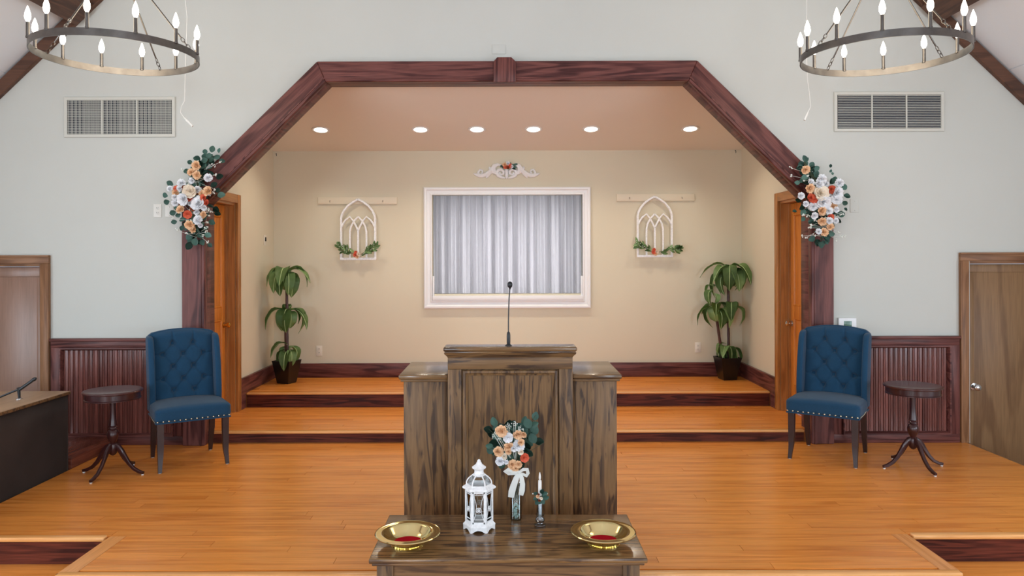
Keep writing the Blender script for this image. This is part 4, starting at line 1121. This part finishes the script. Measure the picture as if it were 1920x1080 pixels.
    # legs
    def leg(pts, mat=M['legwood']):
        q = MB(); q.ring_loft([[(x-h, y-h, z), (x+h, y-h, z), (x+h, y+h, z), (x-h, y+h, z)] for x, y, z, h in pts])
        bmesh.ops.bevel(q.bm, geom=[e for e in q.bm.edges if e.calc_face_angle(0) > .8], offset=.003, segments=2, affect='EDGES')
        o = q.build('leg', mat, root, smooth=30); x, y, z, h = pts[0]
        g = MB(); g.lathe([(.011, 0), (.011, .004), (.009, .006)], c=(x, y, 0), n=12); g.build('glide', M['glide'], o)
    for s in (-1, 1):
        leg([(s*.243, -.268, .004, .0135), (s*.240, -.257, .05, .0145), (s*.236, -.243, .11, .0185), (s*.235, -.238, .17, .0215), (s*.235, -.236, .28, .023), (s*.235, -.236, .372, .024)])
        leg([(s*.222, .262, .004, .014), (s*.222, .235, .10, .017), (s*.222, .205, .20, .020), (s*.222, .180, .372, .022)])
    return root
c1 = chair('navy tufted wingback chair standing left of the arch, beside the small round table')
c1.location = (-2.560, 5.965, 0); c1.rotation_euler = (0, 0, math.radians(33))
c2 = copy_tree(c1); c2['label'] = 'navy tufted wingback chair standing right of the arch, below the white thermostat'
c2.location = (2.605, 6.055, 0); c2.rotation_euler = (0, 0, math.radians(-35))

# ================================================================ ROUND SIDE TABLES
def side_table(label, loc, rz):
    r = thing('side_table', label, 'table', loc, rz, 'round mahogany pedestal side tables')
    q = MB(); q.lathe([(.180, .612), (.200, .614), (.206, .620), (.206, .627), (.200, .632), (.185, .634), (.001, .6345)], n=64); q.build('tabletop', M['mahog_top'], r)
    q = MB(); q.lathe([(.188, .612), (.188, .574), (.193, .570), (.193, .564), (.182, .563), (.178, .612)], n=64, cap=False); q.build('apron', M['mahog'], r)
    q = MB(); q.lathe([(.05, .610), (.045, .587), (.022, .570), (.019, .50), (.021, .44), (.028, .375), (.030, .365), (.020, .358), (.028, .350), (.030, .342), (.022, .336), (.034, .325), (.040, .305), (.040, .285), (.032, .262), (.022, .240), (.019, .232), (.028, .226), (.030, .222), (.030, .165), (.022, .150), (.008, .140)], n=28); q.build('column', M['mahog'], r)
    for k_ in range(4):
        a = k_*PI/2
        P = [(.020, .212), (.045, .200), (.072, .172), (.098, .132), (.130, .086), (.170, .046), (.215, .024), (.248, .017)]
        q = MB(); loops = []
        for i, (rad, z) in enumerate(P):
            p0 = P[max(i-1, 0)]; p1 = P[min(i+1, len(P)-1)]; t = Vector((p1[0]-p0[0], p1[1]-p0[1])).normalized(); nn = Vector((-t.y, t.x))
            h = [.020, .021, .019, .016, .014, .0125, .0115, .010][i]; wd = [.012, .013, .0125, .012, .0115, .011, .012, .010][i]
            l = []
            for (u, v) in ((-1, -.6), (-.6, -1), (.6, -1), (1, -.6), (1, .6), (.6, 1), (-.6, 1), (-1, .6)):
                rr_ = rad+nn.x*v*h; zz = z+nn.y*v*h; yy = u*wd
                l.append((rr_*math.cos(a)-yy*math.sin(a), rr_*math.sin(a)+yy*math.cos(a), zz))
            loops.append(l)
        q.ring_loft(loops); lg = q.build('leg', M['mahog'], r)
        g = MB(); g.lathe([(.008, 0), (.010, .003), (.009, .008)], c=(.240*math.cos(a), .240*math.sin(a), 0), n=12); g.build('foot_glide', M['glide'], lg)
    return r
side_table('dark mahogany round pedestal table left of the left blue chair', (-2.965, 5.60, 0), math.radians(-8))
side_table('dark mahogany round pedestal table right of the right blue chair', (3.095, 5.71, 0), math.radians(8))

# ================================================================ CHANDELIERS
def chandelier(label, c, R, ph, rph):
    cx, cy, cz = c
    r = thing('chandelier', label, 'chandelier', c, 0, 'twelve-light ring chandeliers')
    q = MB(); th = .007; bh = .022
    q.lathe([(R-th, -bh), (R, -bh), (R, bh), (R-th, bh), (R-th, -bh)], n=96, cap=False); q.build('ring', M['nickel'], r, smooth=30)
    for k_ in range(12):
        a = math.radians(ph+30*k_); x, y = (R-.003)*math.cos(a), (R-.003)*math.sin(a)
        s = MB(); s.lathe([(.0125, bh-.006), (.0125, bh+.004), (.0105, bh+.006), (.0105, .108), (.009, .110)], c=(x, y, 0), n=16); sl_ = s.build('candle_sleeve', M['nickel'], r)
        b = MB(); b.lathe([(.006, .108), (.009, .114), (.0165, .130), (.0185, .144), (.0165, .162), (.010, .184), (.0045, .200), (.001, .208)], c=(x, y, 0), n=16); b.build('bulb', M['bulb'], sl_)
    ap = .60
    for k_ in range(4):
        a = math.radians(rph+90*k_); x, y = (R-.003)*math.cos(a), (R-.003)*math.sin(a)
        p0 = Vector((x, y, bh)); p1 = Vector((.022*math.cos(a), .022*math.sin(a), ap)); t = (p1-p0).normalized()
        rod = MB(); rod.tube([p0+t*.085, p1], .0052, 8); rd = rod.build('hanging_rod', M['nickel'], r)
        ln = MB()
        side = t.cross(Vector((0, 0, 1))).normalized(); nn = t.cross(side)
        for m_ in range(3):
            cpt = p0+t*(.012+.028*m_); ax = side if m_ % 2 else nn
            ln.tube([cpt+t*.018*math.cos(2*PI*j/12)+ax*.010*math.sin(2*PI*j/12) for j in range(13)], .0026, 5)
        ln.build('chain_link', M['nickel'], rd)
    q = MB(); q.lathe([(.008, ap-.02), (.026, ap-.01), (.030, ap+.01), (.012, ap+.03), (.008, ap+.06)], n=20); q.build('hub', M['nickel'], r)
    zt = ceil_z(cx)-cz-.0
    q = MB(); q.tube([(0, 0, ap+.05), (0, 0, zt+.05)], .006, 8); q.build('stem_rod', M['nickel'], r)
    l = bpy.data.lights.new('chandelier_light', 'POINT'); l.energy = 32; l.color = (1, .84, .62); l.shadow_soft_size = .35
    lo = bpy.data.objects.new('chandelier_light', l); COL.objects.link(lo); lo.location = (0, 0, .16); lo.parent = r
chandelier('round dark metal chandelier with twelve lit candle bulbs at the upper left', (-2.48, 4.75, 1.61+1.305), .485, -81, -96)
chandelier('round dark metal chandelier with twelve lit candle bulbs at the upper right', (2.35, 4.67, 1.61+1.266), .485, -87, -72)

# pull cords hanging beside the chandeliers
def cord(label, pts, d, tagpts):
    top = at(pts[0][0], pts[0][1], d)
    r = thing('pull_cord', label, 'cord', (top.x, d, at(0, pts[-1][1], d).z))
    q = MB(); P = [Vector((top.x, d, ceil_z(top.x)+.03))] + [at(x, y, d) for x, y in pts]
    q.tube([p-r.location for p in P], .0026, 6); q.build('string', M['cord'], r)
    q = MB(); a, b = [at(x, y, d)-r.location for x, y in tagpts]; m_ = a.lerp(b, .4)
    q.tube([a, m_, b], [.004, .009, .008], 8); q.build('pull_knob', M['cord'], r)
cord('thin white pull cord with knob hanging near the left chandelier', [(349, 0), (352, 30), (349, 120), (347, 187), (341, 198), (339, 209), (346, 219)], 5.5, [(346, 219), (362, 235)])
cord('thin white pull cord with knob hanging near the right chandelier', [(1514, -8), (1514, 30), (1511, 60), (1515, 150), (1518, 175), (1521, 202), (1516, 211)], 5.5, [(1516, 211), (1509, 227)])

# ---------------- recessed downlights
for i, (px, py) in enumerate(((602, 247), (789, 243), (895, 243), (1001, 244), (1109, 243), (1295, 244))):
    y = 7.90; x = (px-CX)*y/FPX; z = zc(y); tl = math.atan((ZC_F-ZC_B)/(YB-6.67))
    nmz = ['leftmost', 'second from the left', 'third from the left', 'third from the right', 'second from the right', 'rightmost'][i]
    r = thing('recessed_downlight', 'lit round downlight in the alcove ceiling, %s of six' % nmz, 'light', (x, y, z), 0, 'recessed downlights in the alcove ceiling')
    r.rotation_euler = (-tl, 0, 0)
    q = MB(); q.lathe([(.070, -.001), (.092, -.001), (.094, -.006), (.088, -.009), (.070, -.006), (.070, -.001)], n=32, cap=False); q.build('trim_ring', M['white'], r)
    q = MB(); q.lathe([(.070, -.001), (.068, -.007), (.001, -.008)], n=32); q.build('lens', M['can'], r)
    l = bpy.data.lights.new('downlight', 'SPOT'); l.energy = 62; l.color = (1, .88, .72); l.spot_size = math.radians(140); l.spot_blend = .8; l.shadow_soft_size = .07
    lo = bpy.data.objects.new('downlight', l); COL.objects.link(lo); lo.parent = r; lo.location = (0, 0, -.02)

# ---------------- wall vents
def vent(x0, x1, z0, z1, label, grid):
    r = thing('wall_vent', label, 'vent', ((x0+x1)/2, YW, z0), 0, 'three-section air return grilles on the front wall')
    o = r.location; fw = .028
    MB(o).frame((x0, z0, x1, z1), [(0, 0), (0, .010), (.003, .014), (fw-.003, .014), (fw, .010), (fw, 0)], YW-.001).build('frame', M['vent'], r, smooth=20)
    MB(o).box((x0+fw-.002, YW-.004, z0+fw-.002), (x1-fw+.002, YW-.001, z1-fw+.002)).build('backing', M['vent_dark'], r)
    xs_ = [x0+fw+(x1-x0-2*fw)*k_/3 for k_ in range(4)]
    for k_ in (1, 2):
        MB(o).box((xs_[k_]-.006, YW-.015, z0+fw), (xs_[k_]+.006, YW-.004, z1-fw), bev=.002).build('divider', M['vent'], r)
    for k_ in range(3):
        a, b = xs_[k_]+.004, xs_[k_+1]-.004; n_ = 20; q = MB(o)
        for j in range(n_):
            z = z0+fw+(z1-z0-2*fw)*(j+.5)/n_; h = .0026 if grid else .0030
            q.ring_loft([[(x, YW-.013, z-h), (x, YW-.013, z+h*.2), (x, YW-.0055, z+h), (x, YW-.0055, z)] for x in (a, b)])
        q.build('louvre_bank', M['vent'], r, smooth=0)['kind'] = 'stuff'
        if grid:
            q = MB(o)
            for j in range(26):
                x = a+(b-a)*(j+.5)/26
                if j % 3 != 1 or j > 12: q.box((x-.0016, YW-.0055, z0+fw), (x+.0016, YW-.0042, z1-fw))
            q.build('vertical_vanes', M['vent'], r, smooth=0)['kind'] = 'stuff'
vent((122-CX)*YW/FPX, (330-CX)*YW/FPX, HC+(484-255.5)*YW/FPX, HC+(484-180)*YW/FPX, 'white rectangular wall grille in three sections at the upper left', True)
vent((1564-CX)*YW/FPX, (1770-CX)*YW/FPX, HC+(484-249)*YW/FPX, HC+(484-174.5)*YW/FPX, 'white rectangular wall grille in three sections at the upper right', False)

# ---------------- plates, outlets, thermostat
def wplate(name, label, cat, cx, cz, w_, h_, y, mat, kind, axis='y', sgn=1):
    r = thing(name, label, cat, (cx, y, cz))
    if axis == 'x': r.rotation_euler = (0, 0, PI/2*sgn)
    MB().box((-w_/2, -.006, -h_/2), (w_/2, 0, h_/2), bev=.002).build('plate', mat, r)
    if kind == 'outlet':
        for z in (-.021, .021):
            q = MB(); q.prism([(.015*math.cos(2*PI*i/16), z+max(-.013, min(.013, .016*math.sin(2*PI*i/16)))) for i in range(16)], (), -.0085, -.006); s = q.build('socket', mat, r)
            g = MB()
            for x in (-.006, .006): g.box((x-.0012, -.0092, z-.001), (x+.0012, -.0084, z+.008))
            g.box((-.002, -.0092, z-.009), (.002, -.0084, z-.005)); g.build('slot', M['slot'], s)
    if kind == 'blank':
        for z in (-h_*.36, h_*.36):
            q = MB(); q.sphere((0, -.006, z), .003, 8, (1, .4, 1)); q.build('screw', M['chrome'], r)
    if kind == 'switch':
        MB().box((-.018, -.010, -.032), (.018, -.006, .032), bev=.002).build('rocker', mat, r)
    if kind == 'sensor':
        MB().box((-.012, -.012, -.010), (.022, -.006, .035), bev=.002).build('display', M['slot'], r)
    return r
zf = lambda py, y: HC+(CY-py)*y/FPX
xf = lambda px, y: (px-CX)*y/FPX
wplate('power_outlet', 'white duplex power outlet high on the wall, left of the left garland', 'outlet', xf(296, YW), zf(393, YW), .070, .115, YW, M['plate'], 'outlet')
wplate('wall_plate', 'blank white cover plate right beside the duplex outlet, partly behind the left garland', 'wall plate', xf(318, YW), zf(394, YW), .070, .100, YW, M['plate'], 'blank')
wplate('wall_plate', 'blank cream cover plate on the wall right of the right garland', 'wall plate', xf(1602, YW), zf(388, YW), .075, .115, YW, M['nave'], 'blank')
wplate('wall_plate', 'square blank cover plate on the wall above the keystone block', 'wall plate', xf(936.5, YW), zf(92.5, YW), .118, .082, YW, M['nave'], 'plain')
wplate('power_outlet', 'cream power outlet low on the alcove back wall, right of the left potted plant', 'outlet', xf(598, YB), zf(656.5, YB), .070, .115, YB, M['cream'], 'outlet')
wplate('power_outlet', 'cream power outlet low on the alcove back wall, left of the right potted plant', 'outlet', xf(1308, YB), zf(652.5, YB), .070, .115, YB, M['cream'], 'outlet')
wplate('wall_sensor', 'small cream wall control with dark display on the left alcove side wall', 'wall control', -XA, 1.815, .075, .115, 8.27, M['cream'], 'sensor', 'x', 1)
th_ = thing('thermostat', 'white thermostat with green screen on the wall above the right blue chair', 'thermostat', (xf(1586.5, YW), YW, zf(610, YW)))
MB().box((-.078, -.028, -.058), (.078, 0, .058), bev=.006, seg=3).build('housing', M['white'], th_)
MB().box((-.034, -.030, -.020), (.034, -.0275, .030), bev=.001).build('screen', M['glass_green'], th_)

# ---------------- peg rails and pointed-arch wall frames with greenery
def rail(px0, px1, py0, py1, label, pegs):
    y = YB; x0, x1, z1, z0 = xf(px0, y), xf(px1, y), zf(py0, y), zf(py1, y)
    r = thing('peg_rail', label, 'rail', ((x0+x1)/2, y, z0), 0, 'cream painted rails on the alcove back wall')
    MB(r.location).box((x0, y-.022, z0), (x1, y, z1), bev=.004).build('board', M['shelf'], r)
    for p in pegs:
        x = xf(p, y); q = MB(r.location); zc_ = (z0+z1)/2-.01
        q.tube([(x, y-.020, zc_+.012), (x, y-.034, zc_+.010), (x, y-.040, zc_), (x, y-.034, zc_-.010)], .0024, 6); q.build('hook', M['slot'], r)
rail(597, 745, 369, 382, 'cream painted rail with small hooks above the left pointed-arch decoration', (620, 719))
rail(1156, 1302, 364.5, 378, 'cream painted rail with small hooks above the right pointed-arch decoration', (1180, 1278))
def arch_frame(cxp, botp, label, seed, lean):
    y = YB-.045; K = .001532
    cx, cz = xf(cxp, y), zf(botp, y)
    r = thing('arch_wall_frame', label, 'wall decoration', (cx, y, cz), 0, 'white pointed-arch frames on the alcove wall')
    P = lambda X, Y, d=0: ((X-767)*K, d, (860-Y)*K)
    q = MB()
    for s in (-1, 1):
        m_ = lambda X: 767+s*(X-767)
        q.tube([P(m_(X), Y) for X, Y in ((640,862),(640,700),(640,560),(646,532),(660,502),(690,465),(728,437),(767,416))], .0145, 6)
        q.tube([P(m_(X), Y) for X, Y in ((645,620),(654,600),(672,572),(705,546),(733,580),(752,618),(767,650))], .0115, 6)
        q.tube([P(m_(X), Y, .003) for X, Y in ((705,858),(705,700),(706,655),(714,618),(736,578),(767,546))], .0115, 6)
    q.tube([P(767, 650, -.002), P(767, 858, -.002)], .0125, 6)
    q.build('frame', M['offwhite'], r, smooth=50)
    MB().box((-.205, -.016, -.014), (.205, .014, .014), bev=.003).build('bottom_bar', M['offwhite'], r)
    MB().box((-.200, .008, .10), (-.190, .044, .13)).box((.190, .008, .10), (.200, .044, .13)).box((-.004, .008, .675), (.004, .044, .688)).build('stand_off', M['offwhite'], r)
    rr = random.Random(seed)
    for s in (-1, 1):
        sp = MB()
        base = Vector((s*.03, -.030, .045)); tip = Vector((s*(.215+(lean if s > 0 else 0)), -.045, .155 if not lean or s < 0 else .10))
        sp.tube([base, base.lerp(tip, .5)+Vector((0, 0, -.005)), tip], .003, 5); st = sp.build('greenery_sprig', M['stem'], r)
        for k_ in range(36):
            t = rr.uniform(.12, 1.0); p = base.lerp(tip, t)+Vector((rr.uniform(-.012, .012), rr.uniform(-.02, .01), rr.uniform(-.030, .012)))
            a = math.atan2(tip.z-base.z, tip.x-base.x)+rr.uniform(-1.1, 1.1); L_ = rr.uniform(.045, .075)
            link('leaf', L_fern, st, None, p, leaf_rot(a, rr), (L_,)*3)
        b = MB()
        for k_ in range(16):
            t = rr.uniform(.2, 1.05); p = base.lerp(tip, t)+Vector((rr.uniform(-.02, .02), -.03, rr.uniform(-.03, .04))); b.sphere(p, .004, 6)
        b.build('berry_spray', M['berry'], st)['kind'] = 'stuff'
    for (dx, dz, s, kd) in ((-.018, .072, .022, 'o'), (-.022, .045, .028, 'o'), (.012, .050, .028, 'c'), (-.002, .026, .024, 'p')):
        link(FN[kd], FM[kd][0], r, None, (dx, -.045, dz), face_rot(rr, .3), (s,)*3)
arch_frame(671.5, 484.5, 'white pointed-arch window frame decoration with greenery, hanging left of the curtained window', 3, 0)
arch_frame(1228, 481, 'white pointed-arch window frame decoration with greenery, hanging right of the curtained window', 8, .05)

# ---------------- carved scroll ornament above the window
def scroll():
    y = YB; K = (YB/FPX)/10.667
    cx, cz = xf(860+965/10.667, y), zf(290+480/10.667, y)
    r = thing('scroll_ornament', 'white carved scroll ornament with small flowers above the curtained window', 'wall decoration', (cx, y, cz))
    P = lambda X, Y, d=-.010: ((X-965)*K, d, (480-Y)*K)
    for s in (-1, 1):
        m_ = lambda X: 965+s*(X-965)
        q = MB()
        q.tube([P(m_(X), Y) for X, Y in ((940,470),(860,455),(795,420),(770,360),(800,310),(860,300),(905,335),(900,385),(860,400),(825,385),(830,350))], [.008,.018,.022,.022,.020,.018,.016,.015,.014,.013,.010], 8)
        q.build('volute', M['white'], r)
        q = MB()
        q.tube([P(m_(X), Y) for X, Y in ((860,215),(790,200),(720,230),(690,290),(720,360),(740,395),(715,400))], [.010,.018,.030,.036,.030,.020,.006], 8)
        q.tube([P(m_(X), Y) for X, Y in ((615,250),(640,290),(680,320))], [.010,.024,.028], 8)
        q.build('acanthus_leaf', M['white'], r)
        q = MB()
        q.tube([P(m_(X), Y) for X, Y in ((690,310),(610,360),(550,400),(480,420),(420,420),(360,400),(300,380))], [.030,.028,.026,.026,.024,.018,.004], 8)
        q.tube([P(m_(X), Y) for X, Y in ((620,370),(580,420),(555,465))], [.026,.022,.006], 8)
        q.tube([P(m_(X), Y) for X, Y in ((410,410),(395,350),(430,305),(480,315),(485,360),(455,372))], [.018,.014,.013,.012,.010,.007], 8)
        q.build('tendril', M['white'], r)
    q = MB(); q.tube([P(965, 300), P(965, 380), P(965, 440), P(965, 485)], [.022, .020, .022, .006], 8); q.build('centre_drop', M['white'], r)
    rr = random.Random(2)
    for (X, Y, s, kd) in ((930,215,.030,'p'),(990,190,.028,'s'),(1030,235,.030,'o'),(945,250,.030,'o'),(985,262,.026,'r'),(1065,245,.022,'s')):
        p = P(X, Y, -.045); link(FN[kd], FM[kd][0], r, None, p, face_rot(rr, .3), (s,)*3)
    for k_ in range(14):
        p = P(rr.uniform(850, 1100), rr.uniform(190, 250), -.030); link('leaf', L_long, r, None, p, leaf_rot(rr.choice((0, PI))+rr.uniform(-.6, .6), rr), (.06,)*3)
scroll()
# two tiny dark hooks high on the alcove back wall
for px, py, lab in ((519, 289, 'tiny dark hook near the left end of the alcove back wall'), (1379, 286, 'tiny dark hook near the right end of the alcove back wall')):
    x, z = xf(px, YB), zf(py, YB); q = MB((x, YB, z)); q.tube([(x, YB+.001, z+.012), (x, YB-.016, z+.014), (x+.004, YB-.02, z), (x+.004, YB-.012, z-.014)], .0035, 6)
    tag(q.build('wall_hook', M['slot'], None, loc=(x, YB, z)), lab, 'hook')

# ================================================================ POTTED PLANTS
def bigleaf(L_, W_, droop, lift, seed):
    """arching broad leaf from the origin along +x; returns mesh with blade + pale midrib"""
    bm = bmesh.new(); n_ = 12; rows = []; cen = []
    x = z = 0; ang = lift; dl = L_/n_
    rr = random.Random(seed); tw = rr.uniform(-.25, .25)
    for j in range(n_+1):
        v = j/n_; vv_ = max(0, (v-.16)/.84)
        wv = (W_*math.sin(PI*min(1, vv_**.62*.98+.02))**.75)/2 if v > .16 else .004
        row = []
        nx_, nz_ = -math.sin(ang), math.cos(ang)
        for u in (-1, -.55, 0, .55, 1):
            off = abs(u)*wv*.35 - (.004*math.sin(v*20+u*3) if abs(u) > .9 else 0)
            row.append(bm.verts.new((x+nx_*off, u*wv+tw*v*.05, z+nz_*off)))
        rows.append(row); cen.append((x+nx_*.0025, tw*v*.05, z+nz_*.0025))
        ang -= droop/n_*(1.6 if v < .55 else .55); x += dl*math.cos(ang); z += dl*math.sin(ang)
    for a, b_ in zip(rows[:-1], rows[1:]):
        for i in range(4): bm.faces.new((a[i], a[i+1], b_[i+1], b_[i]))
    bmesh.ops.solidify(bm, geom=bm.faces[:], thickness=.0015)
    me = finish(bm, 70); me.materials.append(M['leaf'])
    q = MB(); q.tube(cen, [.0042]*8+[.003]*4+[.001], 5)
    return me, q.mesh(M['vein'])
BLS = [bigleaf(.36, .135, 2.4, .95, 1), bigleaf(.32, .145, 2.3, .65, 2), bigleaf(.29, .14, 2.4, .45, 3), bigleaf(.38, .125, 2.1, 1.2, 4)]
def pot_plant(label, px, d, py, canes, tiers, shape, seed):
    rr = random.Random(seed); x = xf(px, d); r = thing('potted_plant', label, 'plant', (x, d, Z2))
    q = MB(); n_ = 4 if shape == 'square' else 4
    prof = [(.082, 0), (.086, .004), (.131, .242), (.133, .250), (.124, .250), (.120, .232)]
    q.lathe([(a*1.2 if shape == 'square' else a*1.25, z) for a, z in prof], n=4, cap=False, phase=PI/4)
    q.bm.faces.new([v for v in q.bm.verts if abs(v.co.z) < 1e-6][:4])
    q.build('pot', M['potblack'], r, rot=(0, 0, math.radians(-20 if shape == 'square' else 8)))
    q = MB(); q.lathe([(.128, .228), (.10, .236), (.001, .240)], n=4, phase=PI/4); q.build('moss', M['soil'], r, rot=(0, 0, math.radians(-20 if shape == 'square' else 8)))
    for c in canes:
        q = MB(); P = [Vector(p) for p in c]; pts = []; rad = []
        for a, b_ in zip(P[:-1], P[1:]):
            m_ = max(2, int((b_-a).length/.05))
            for i in range(m_):
                pts.append(a.lerp(b_, i/m_)); rad.append(.0150 if i % 2 else .0170)
        pts.append(P[-1]); rad.append(.012); q.tube(pts, rad, 10); q.build('cane', M['cane'], r)
    for (tx, ty, tz, n_, sc, t0) in tiers:
        for i in range(n_):
            a = t0+2*PI*i/n_+rr.uniform(-.25, .25); blade, rib = BLS[i % 4]; s = sc*rr.uniform(.85, 1.12)
            # leaves against the wall turn forward
            if math.sin(a) > .3: s *= .72
            l = link('leaf', blade, r, None, (tx, ty, tz+rr.uniform(-.05, .05)), (0, rr.uniform(-.35, .25), a), (s,)*3)
            link('midrib', rib, l)
pot_plant('three-tiered leafy plant in a square black pot, left corner of the alcove', 537, 8.20, 717,
  [[(.01, 0, .20), (.0, .01, .80), (.005, 0, 1.27)], [(-.012, .02, .20), (-.006, -.01, .55), (.012, -.004, .86)]],
  [(.0, 0, 1.20, 20, 1.05, .3), (.01, 0, .80, 12, 1.0, .1), (.02, 0, .36, 9, .85, -.9)], 'square', 12)
pot_plant('leafy plant with two canes in a tapered black pot, right corner of the alcove', 1363, 8.36, 712,
  [[(.02, .01, .20), (.015, .01, .70), (.02, .01, 1.22)], [(-.05, 0, .20), (-.08, 0, .42), (-.14, -.02, .80)]],
  [(.03, 0, 1.21, 18, 1.05, .2), (-.12, -.02, .80, 11, 1.0, .5), (-.16, -.02, 1.0, 4, .7, 2.2), (.0, 0, .36, 11, .76, .3), (.05, 0, .82, 5, .8, -.6)], 'taper', 31)

# ================================================================ LEFT EDGE: cloth-covered cabinet with tan top, low step, microphone
cab = thing('cloth_covered_cabinet', 'black cloth covered cabinet with tan wooden top at the left edge', 'cabinet', (-3.75, 5.0, NZ))
co = cab.location
MB(co).box((-4.15, 4.2, NZ), (-3.385, 5.715, .575)).build('body', M['legwood'], cab, smooth=0)
q = MB(co)
bm = q.bm; rows = []
for j in range(9):
    z = NZ+.01+(.572-NZ-.01)*j/8; row = []
    for i in range(61):
        y = 4.19+(5.728-4.19)*i/60
        row.append(bm.verts.new(Vector((-3.376+.005*noise.noise(Vector((y*3.1, z*1.2, 0)))+.003*math.sin(y*17), y, z))-co))
    rows.append(row)
for a, b_ in zip(rows[:-1], rows[1:]):
    for i in range(60): bm.faces.new((a[i], a[i+1], b_[i+1], b_[i]))
bmesh.ops.solidify(bm, geom=bm.faces[:], thickness=.003)
q.build('cloth_drape', M['cloth_dark'], cab, smooth=180)
MB(co).box((-4.17, 4.18, .575), (-3.362, 5.733, .600), bev=.003).build('top_board', M['tan'], cab)
MB(co).box((-3.364, 4.18, .577), (-3.358, 5.733, .598), bev=.001).build('edge_band', M['oak_x'], cab)

mp = at(33, 735, 5.30)
bmic = thing('boom_microphone', 'black microphone on a short arm lying over the tan-topped cabinet at the left edge', 'microphone', (-3.50, 5.42, .600))
mo = bmic.location
def mpt(px, py, d=5.42): return at(px, py, d)-mo
q = MB(); q.tube([mpt(37, 709+18), mpt(62, 709.5)], [.012, .011], 10); q.build('mic_body', M['black'], bmic)
q = MB(); q.tube([mpt(60, 710.5), mpt(64, 708.3), mpt(67, 706.8)], [.012, .014, .009], 10); q.build('mic_head', M['black'], bmic)
q = MB(); q.tube([mpt(38, 726), mpt(20, 733), mpt(-6, 744)], [.0075, .0075, .0065], 8); q.build('arm', M['black'], bmic)
c = mpt(34, 727); f0_ = mpt(38, 733)
q = MB(); q.tube([c+Vector((0, 0, .012)), Vector((c.x+.004, c.y, c.z*.5)), Vector((c.x+.006, c.y, 0.004))], [.012, .010, .008], 8); q.build('clip', M['black'], bmic)
q = MB(); q.lathe([(.022, 0), (.022, .004), (.008, .007)], c=(c.x+.006, c.y, 0), n=16); q.build('clip_base', M['chrome'], bmic)

ls = MB((-3.8, 6.1, NZ)).box((-4.30, 5.775, NZ), (-3.375, 6.455, .075), bev=.006, seg=2)
lso = tag(ls.build('platform_step', wood('step_wood', srgb(128, 70, 52), srgb(92, 46, 36), 'y', 8, .8, 5, rough=.22), None, loc=(-3.8, 6.1, NZ)), 'low reddish wooden platform behind the black cabinet, below the left wainscot', 'platform')
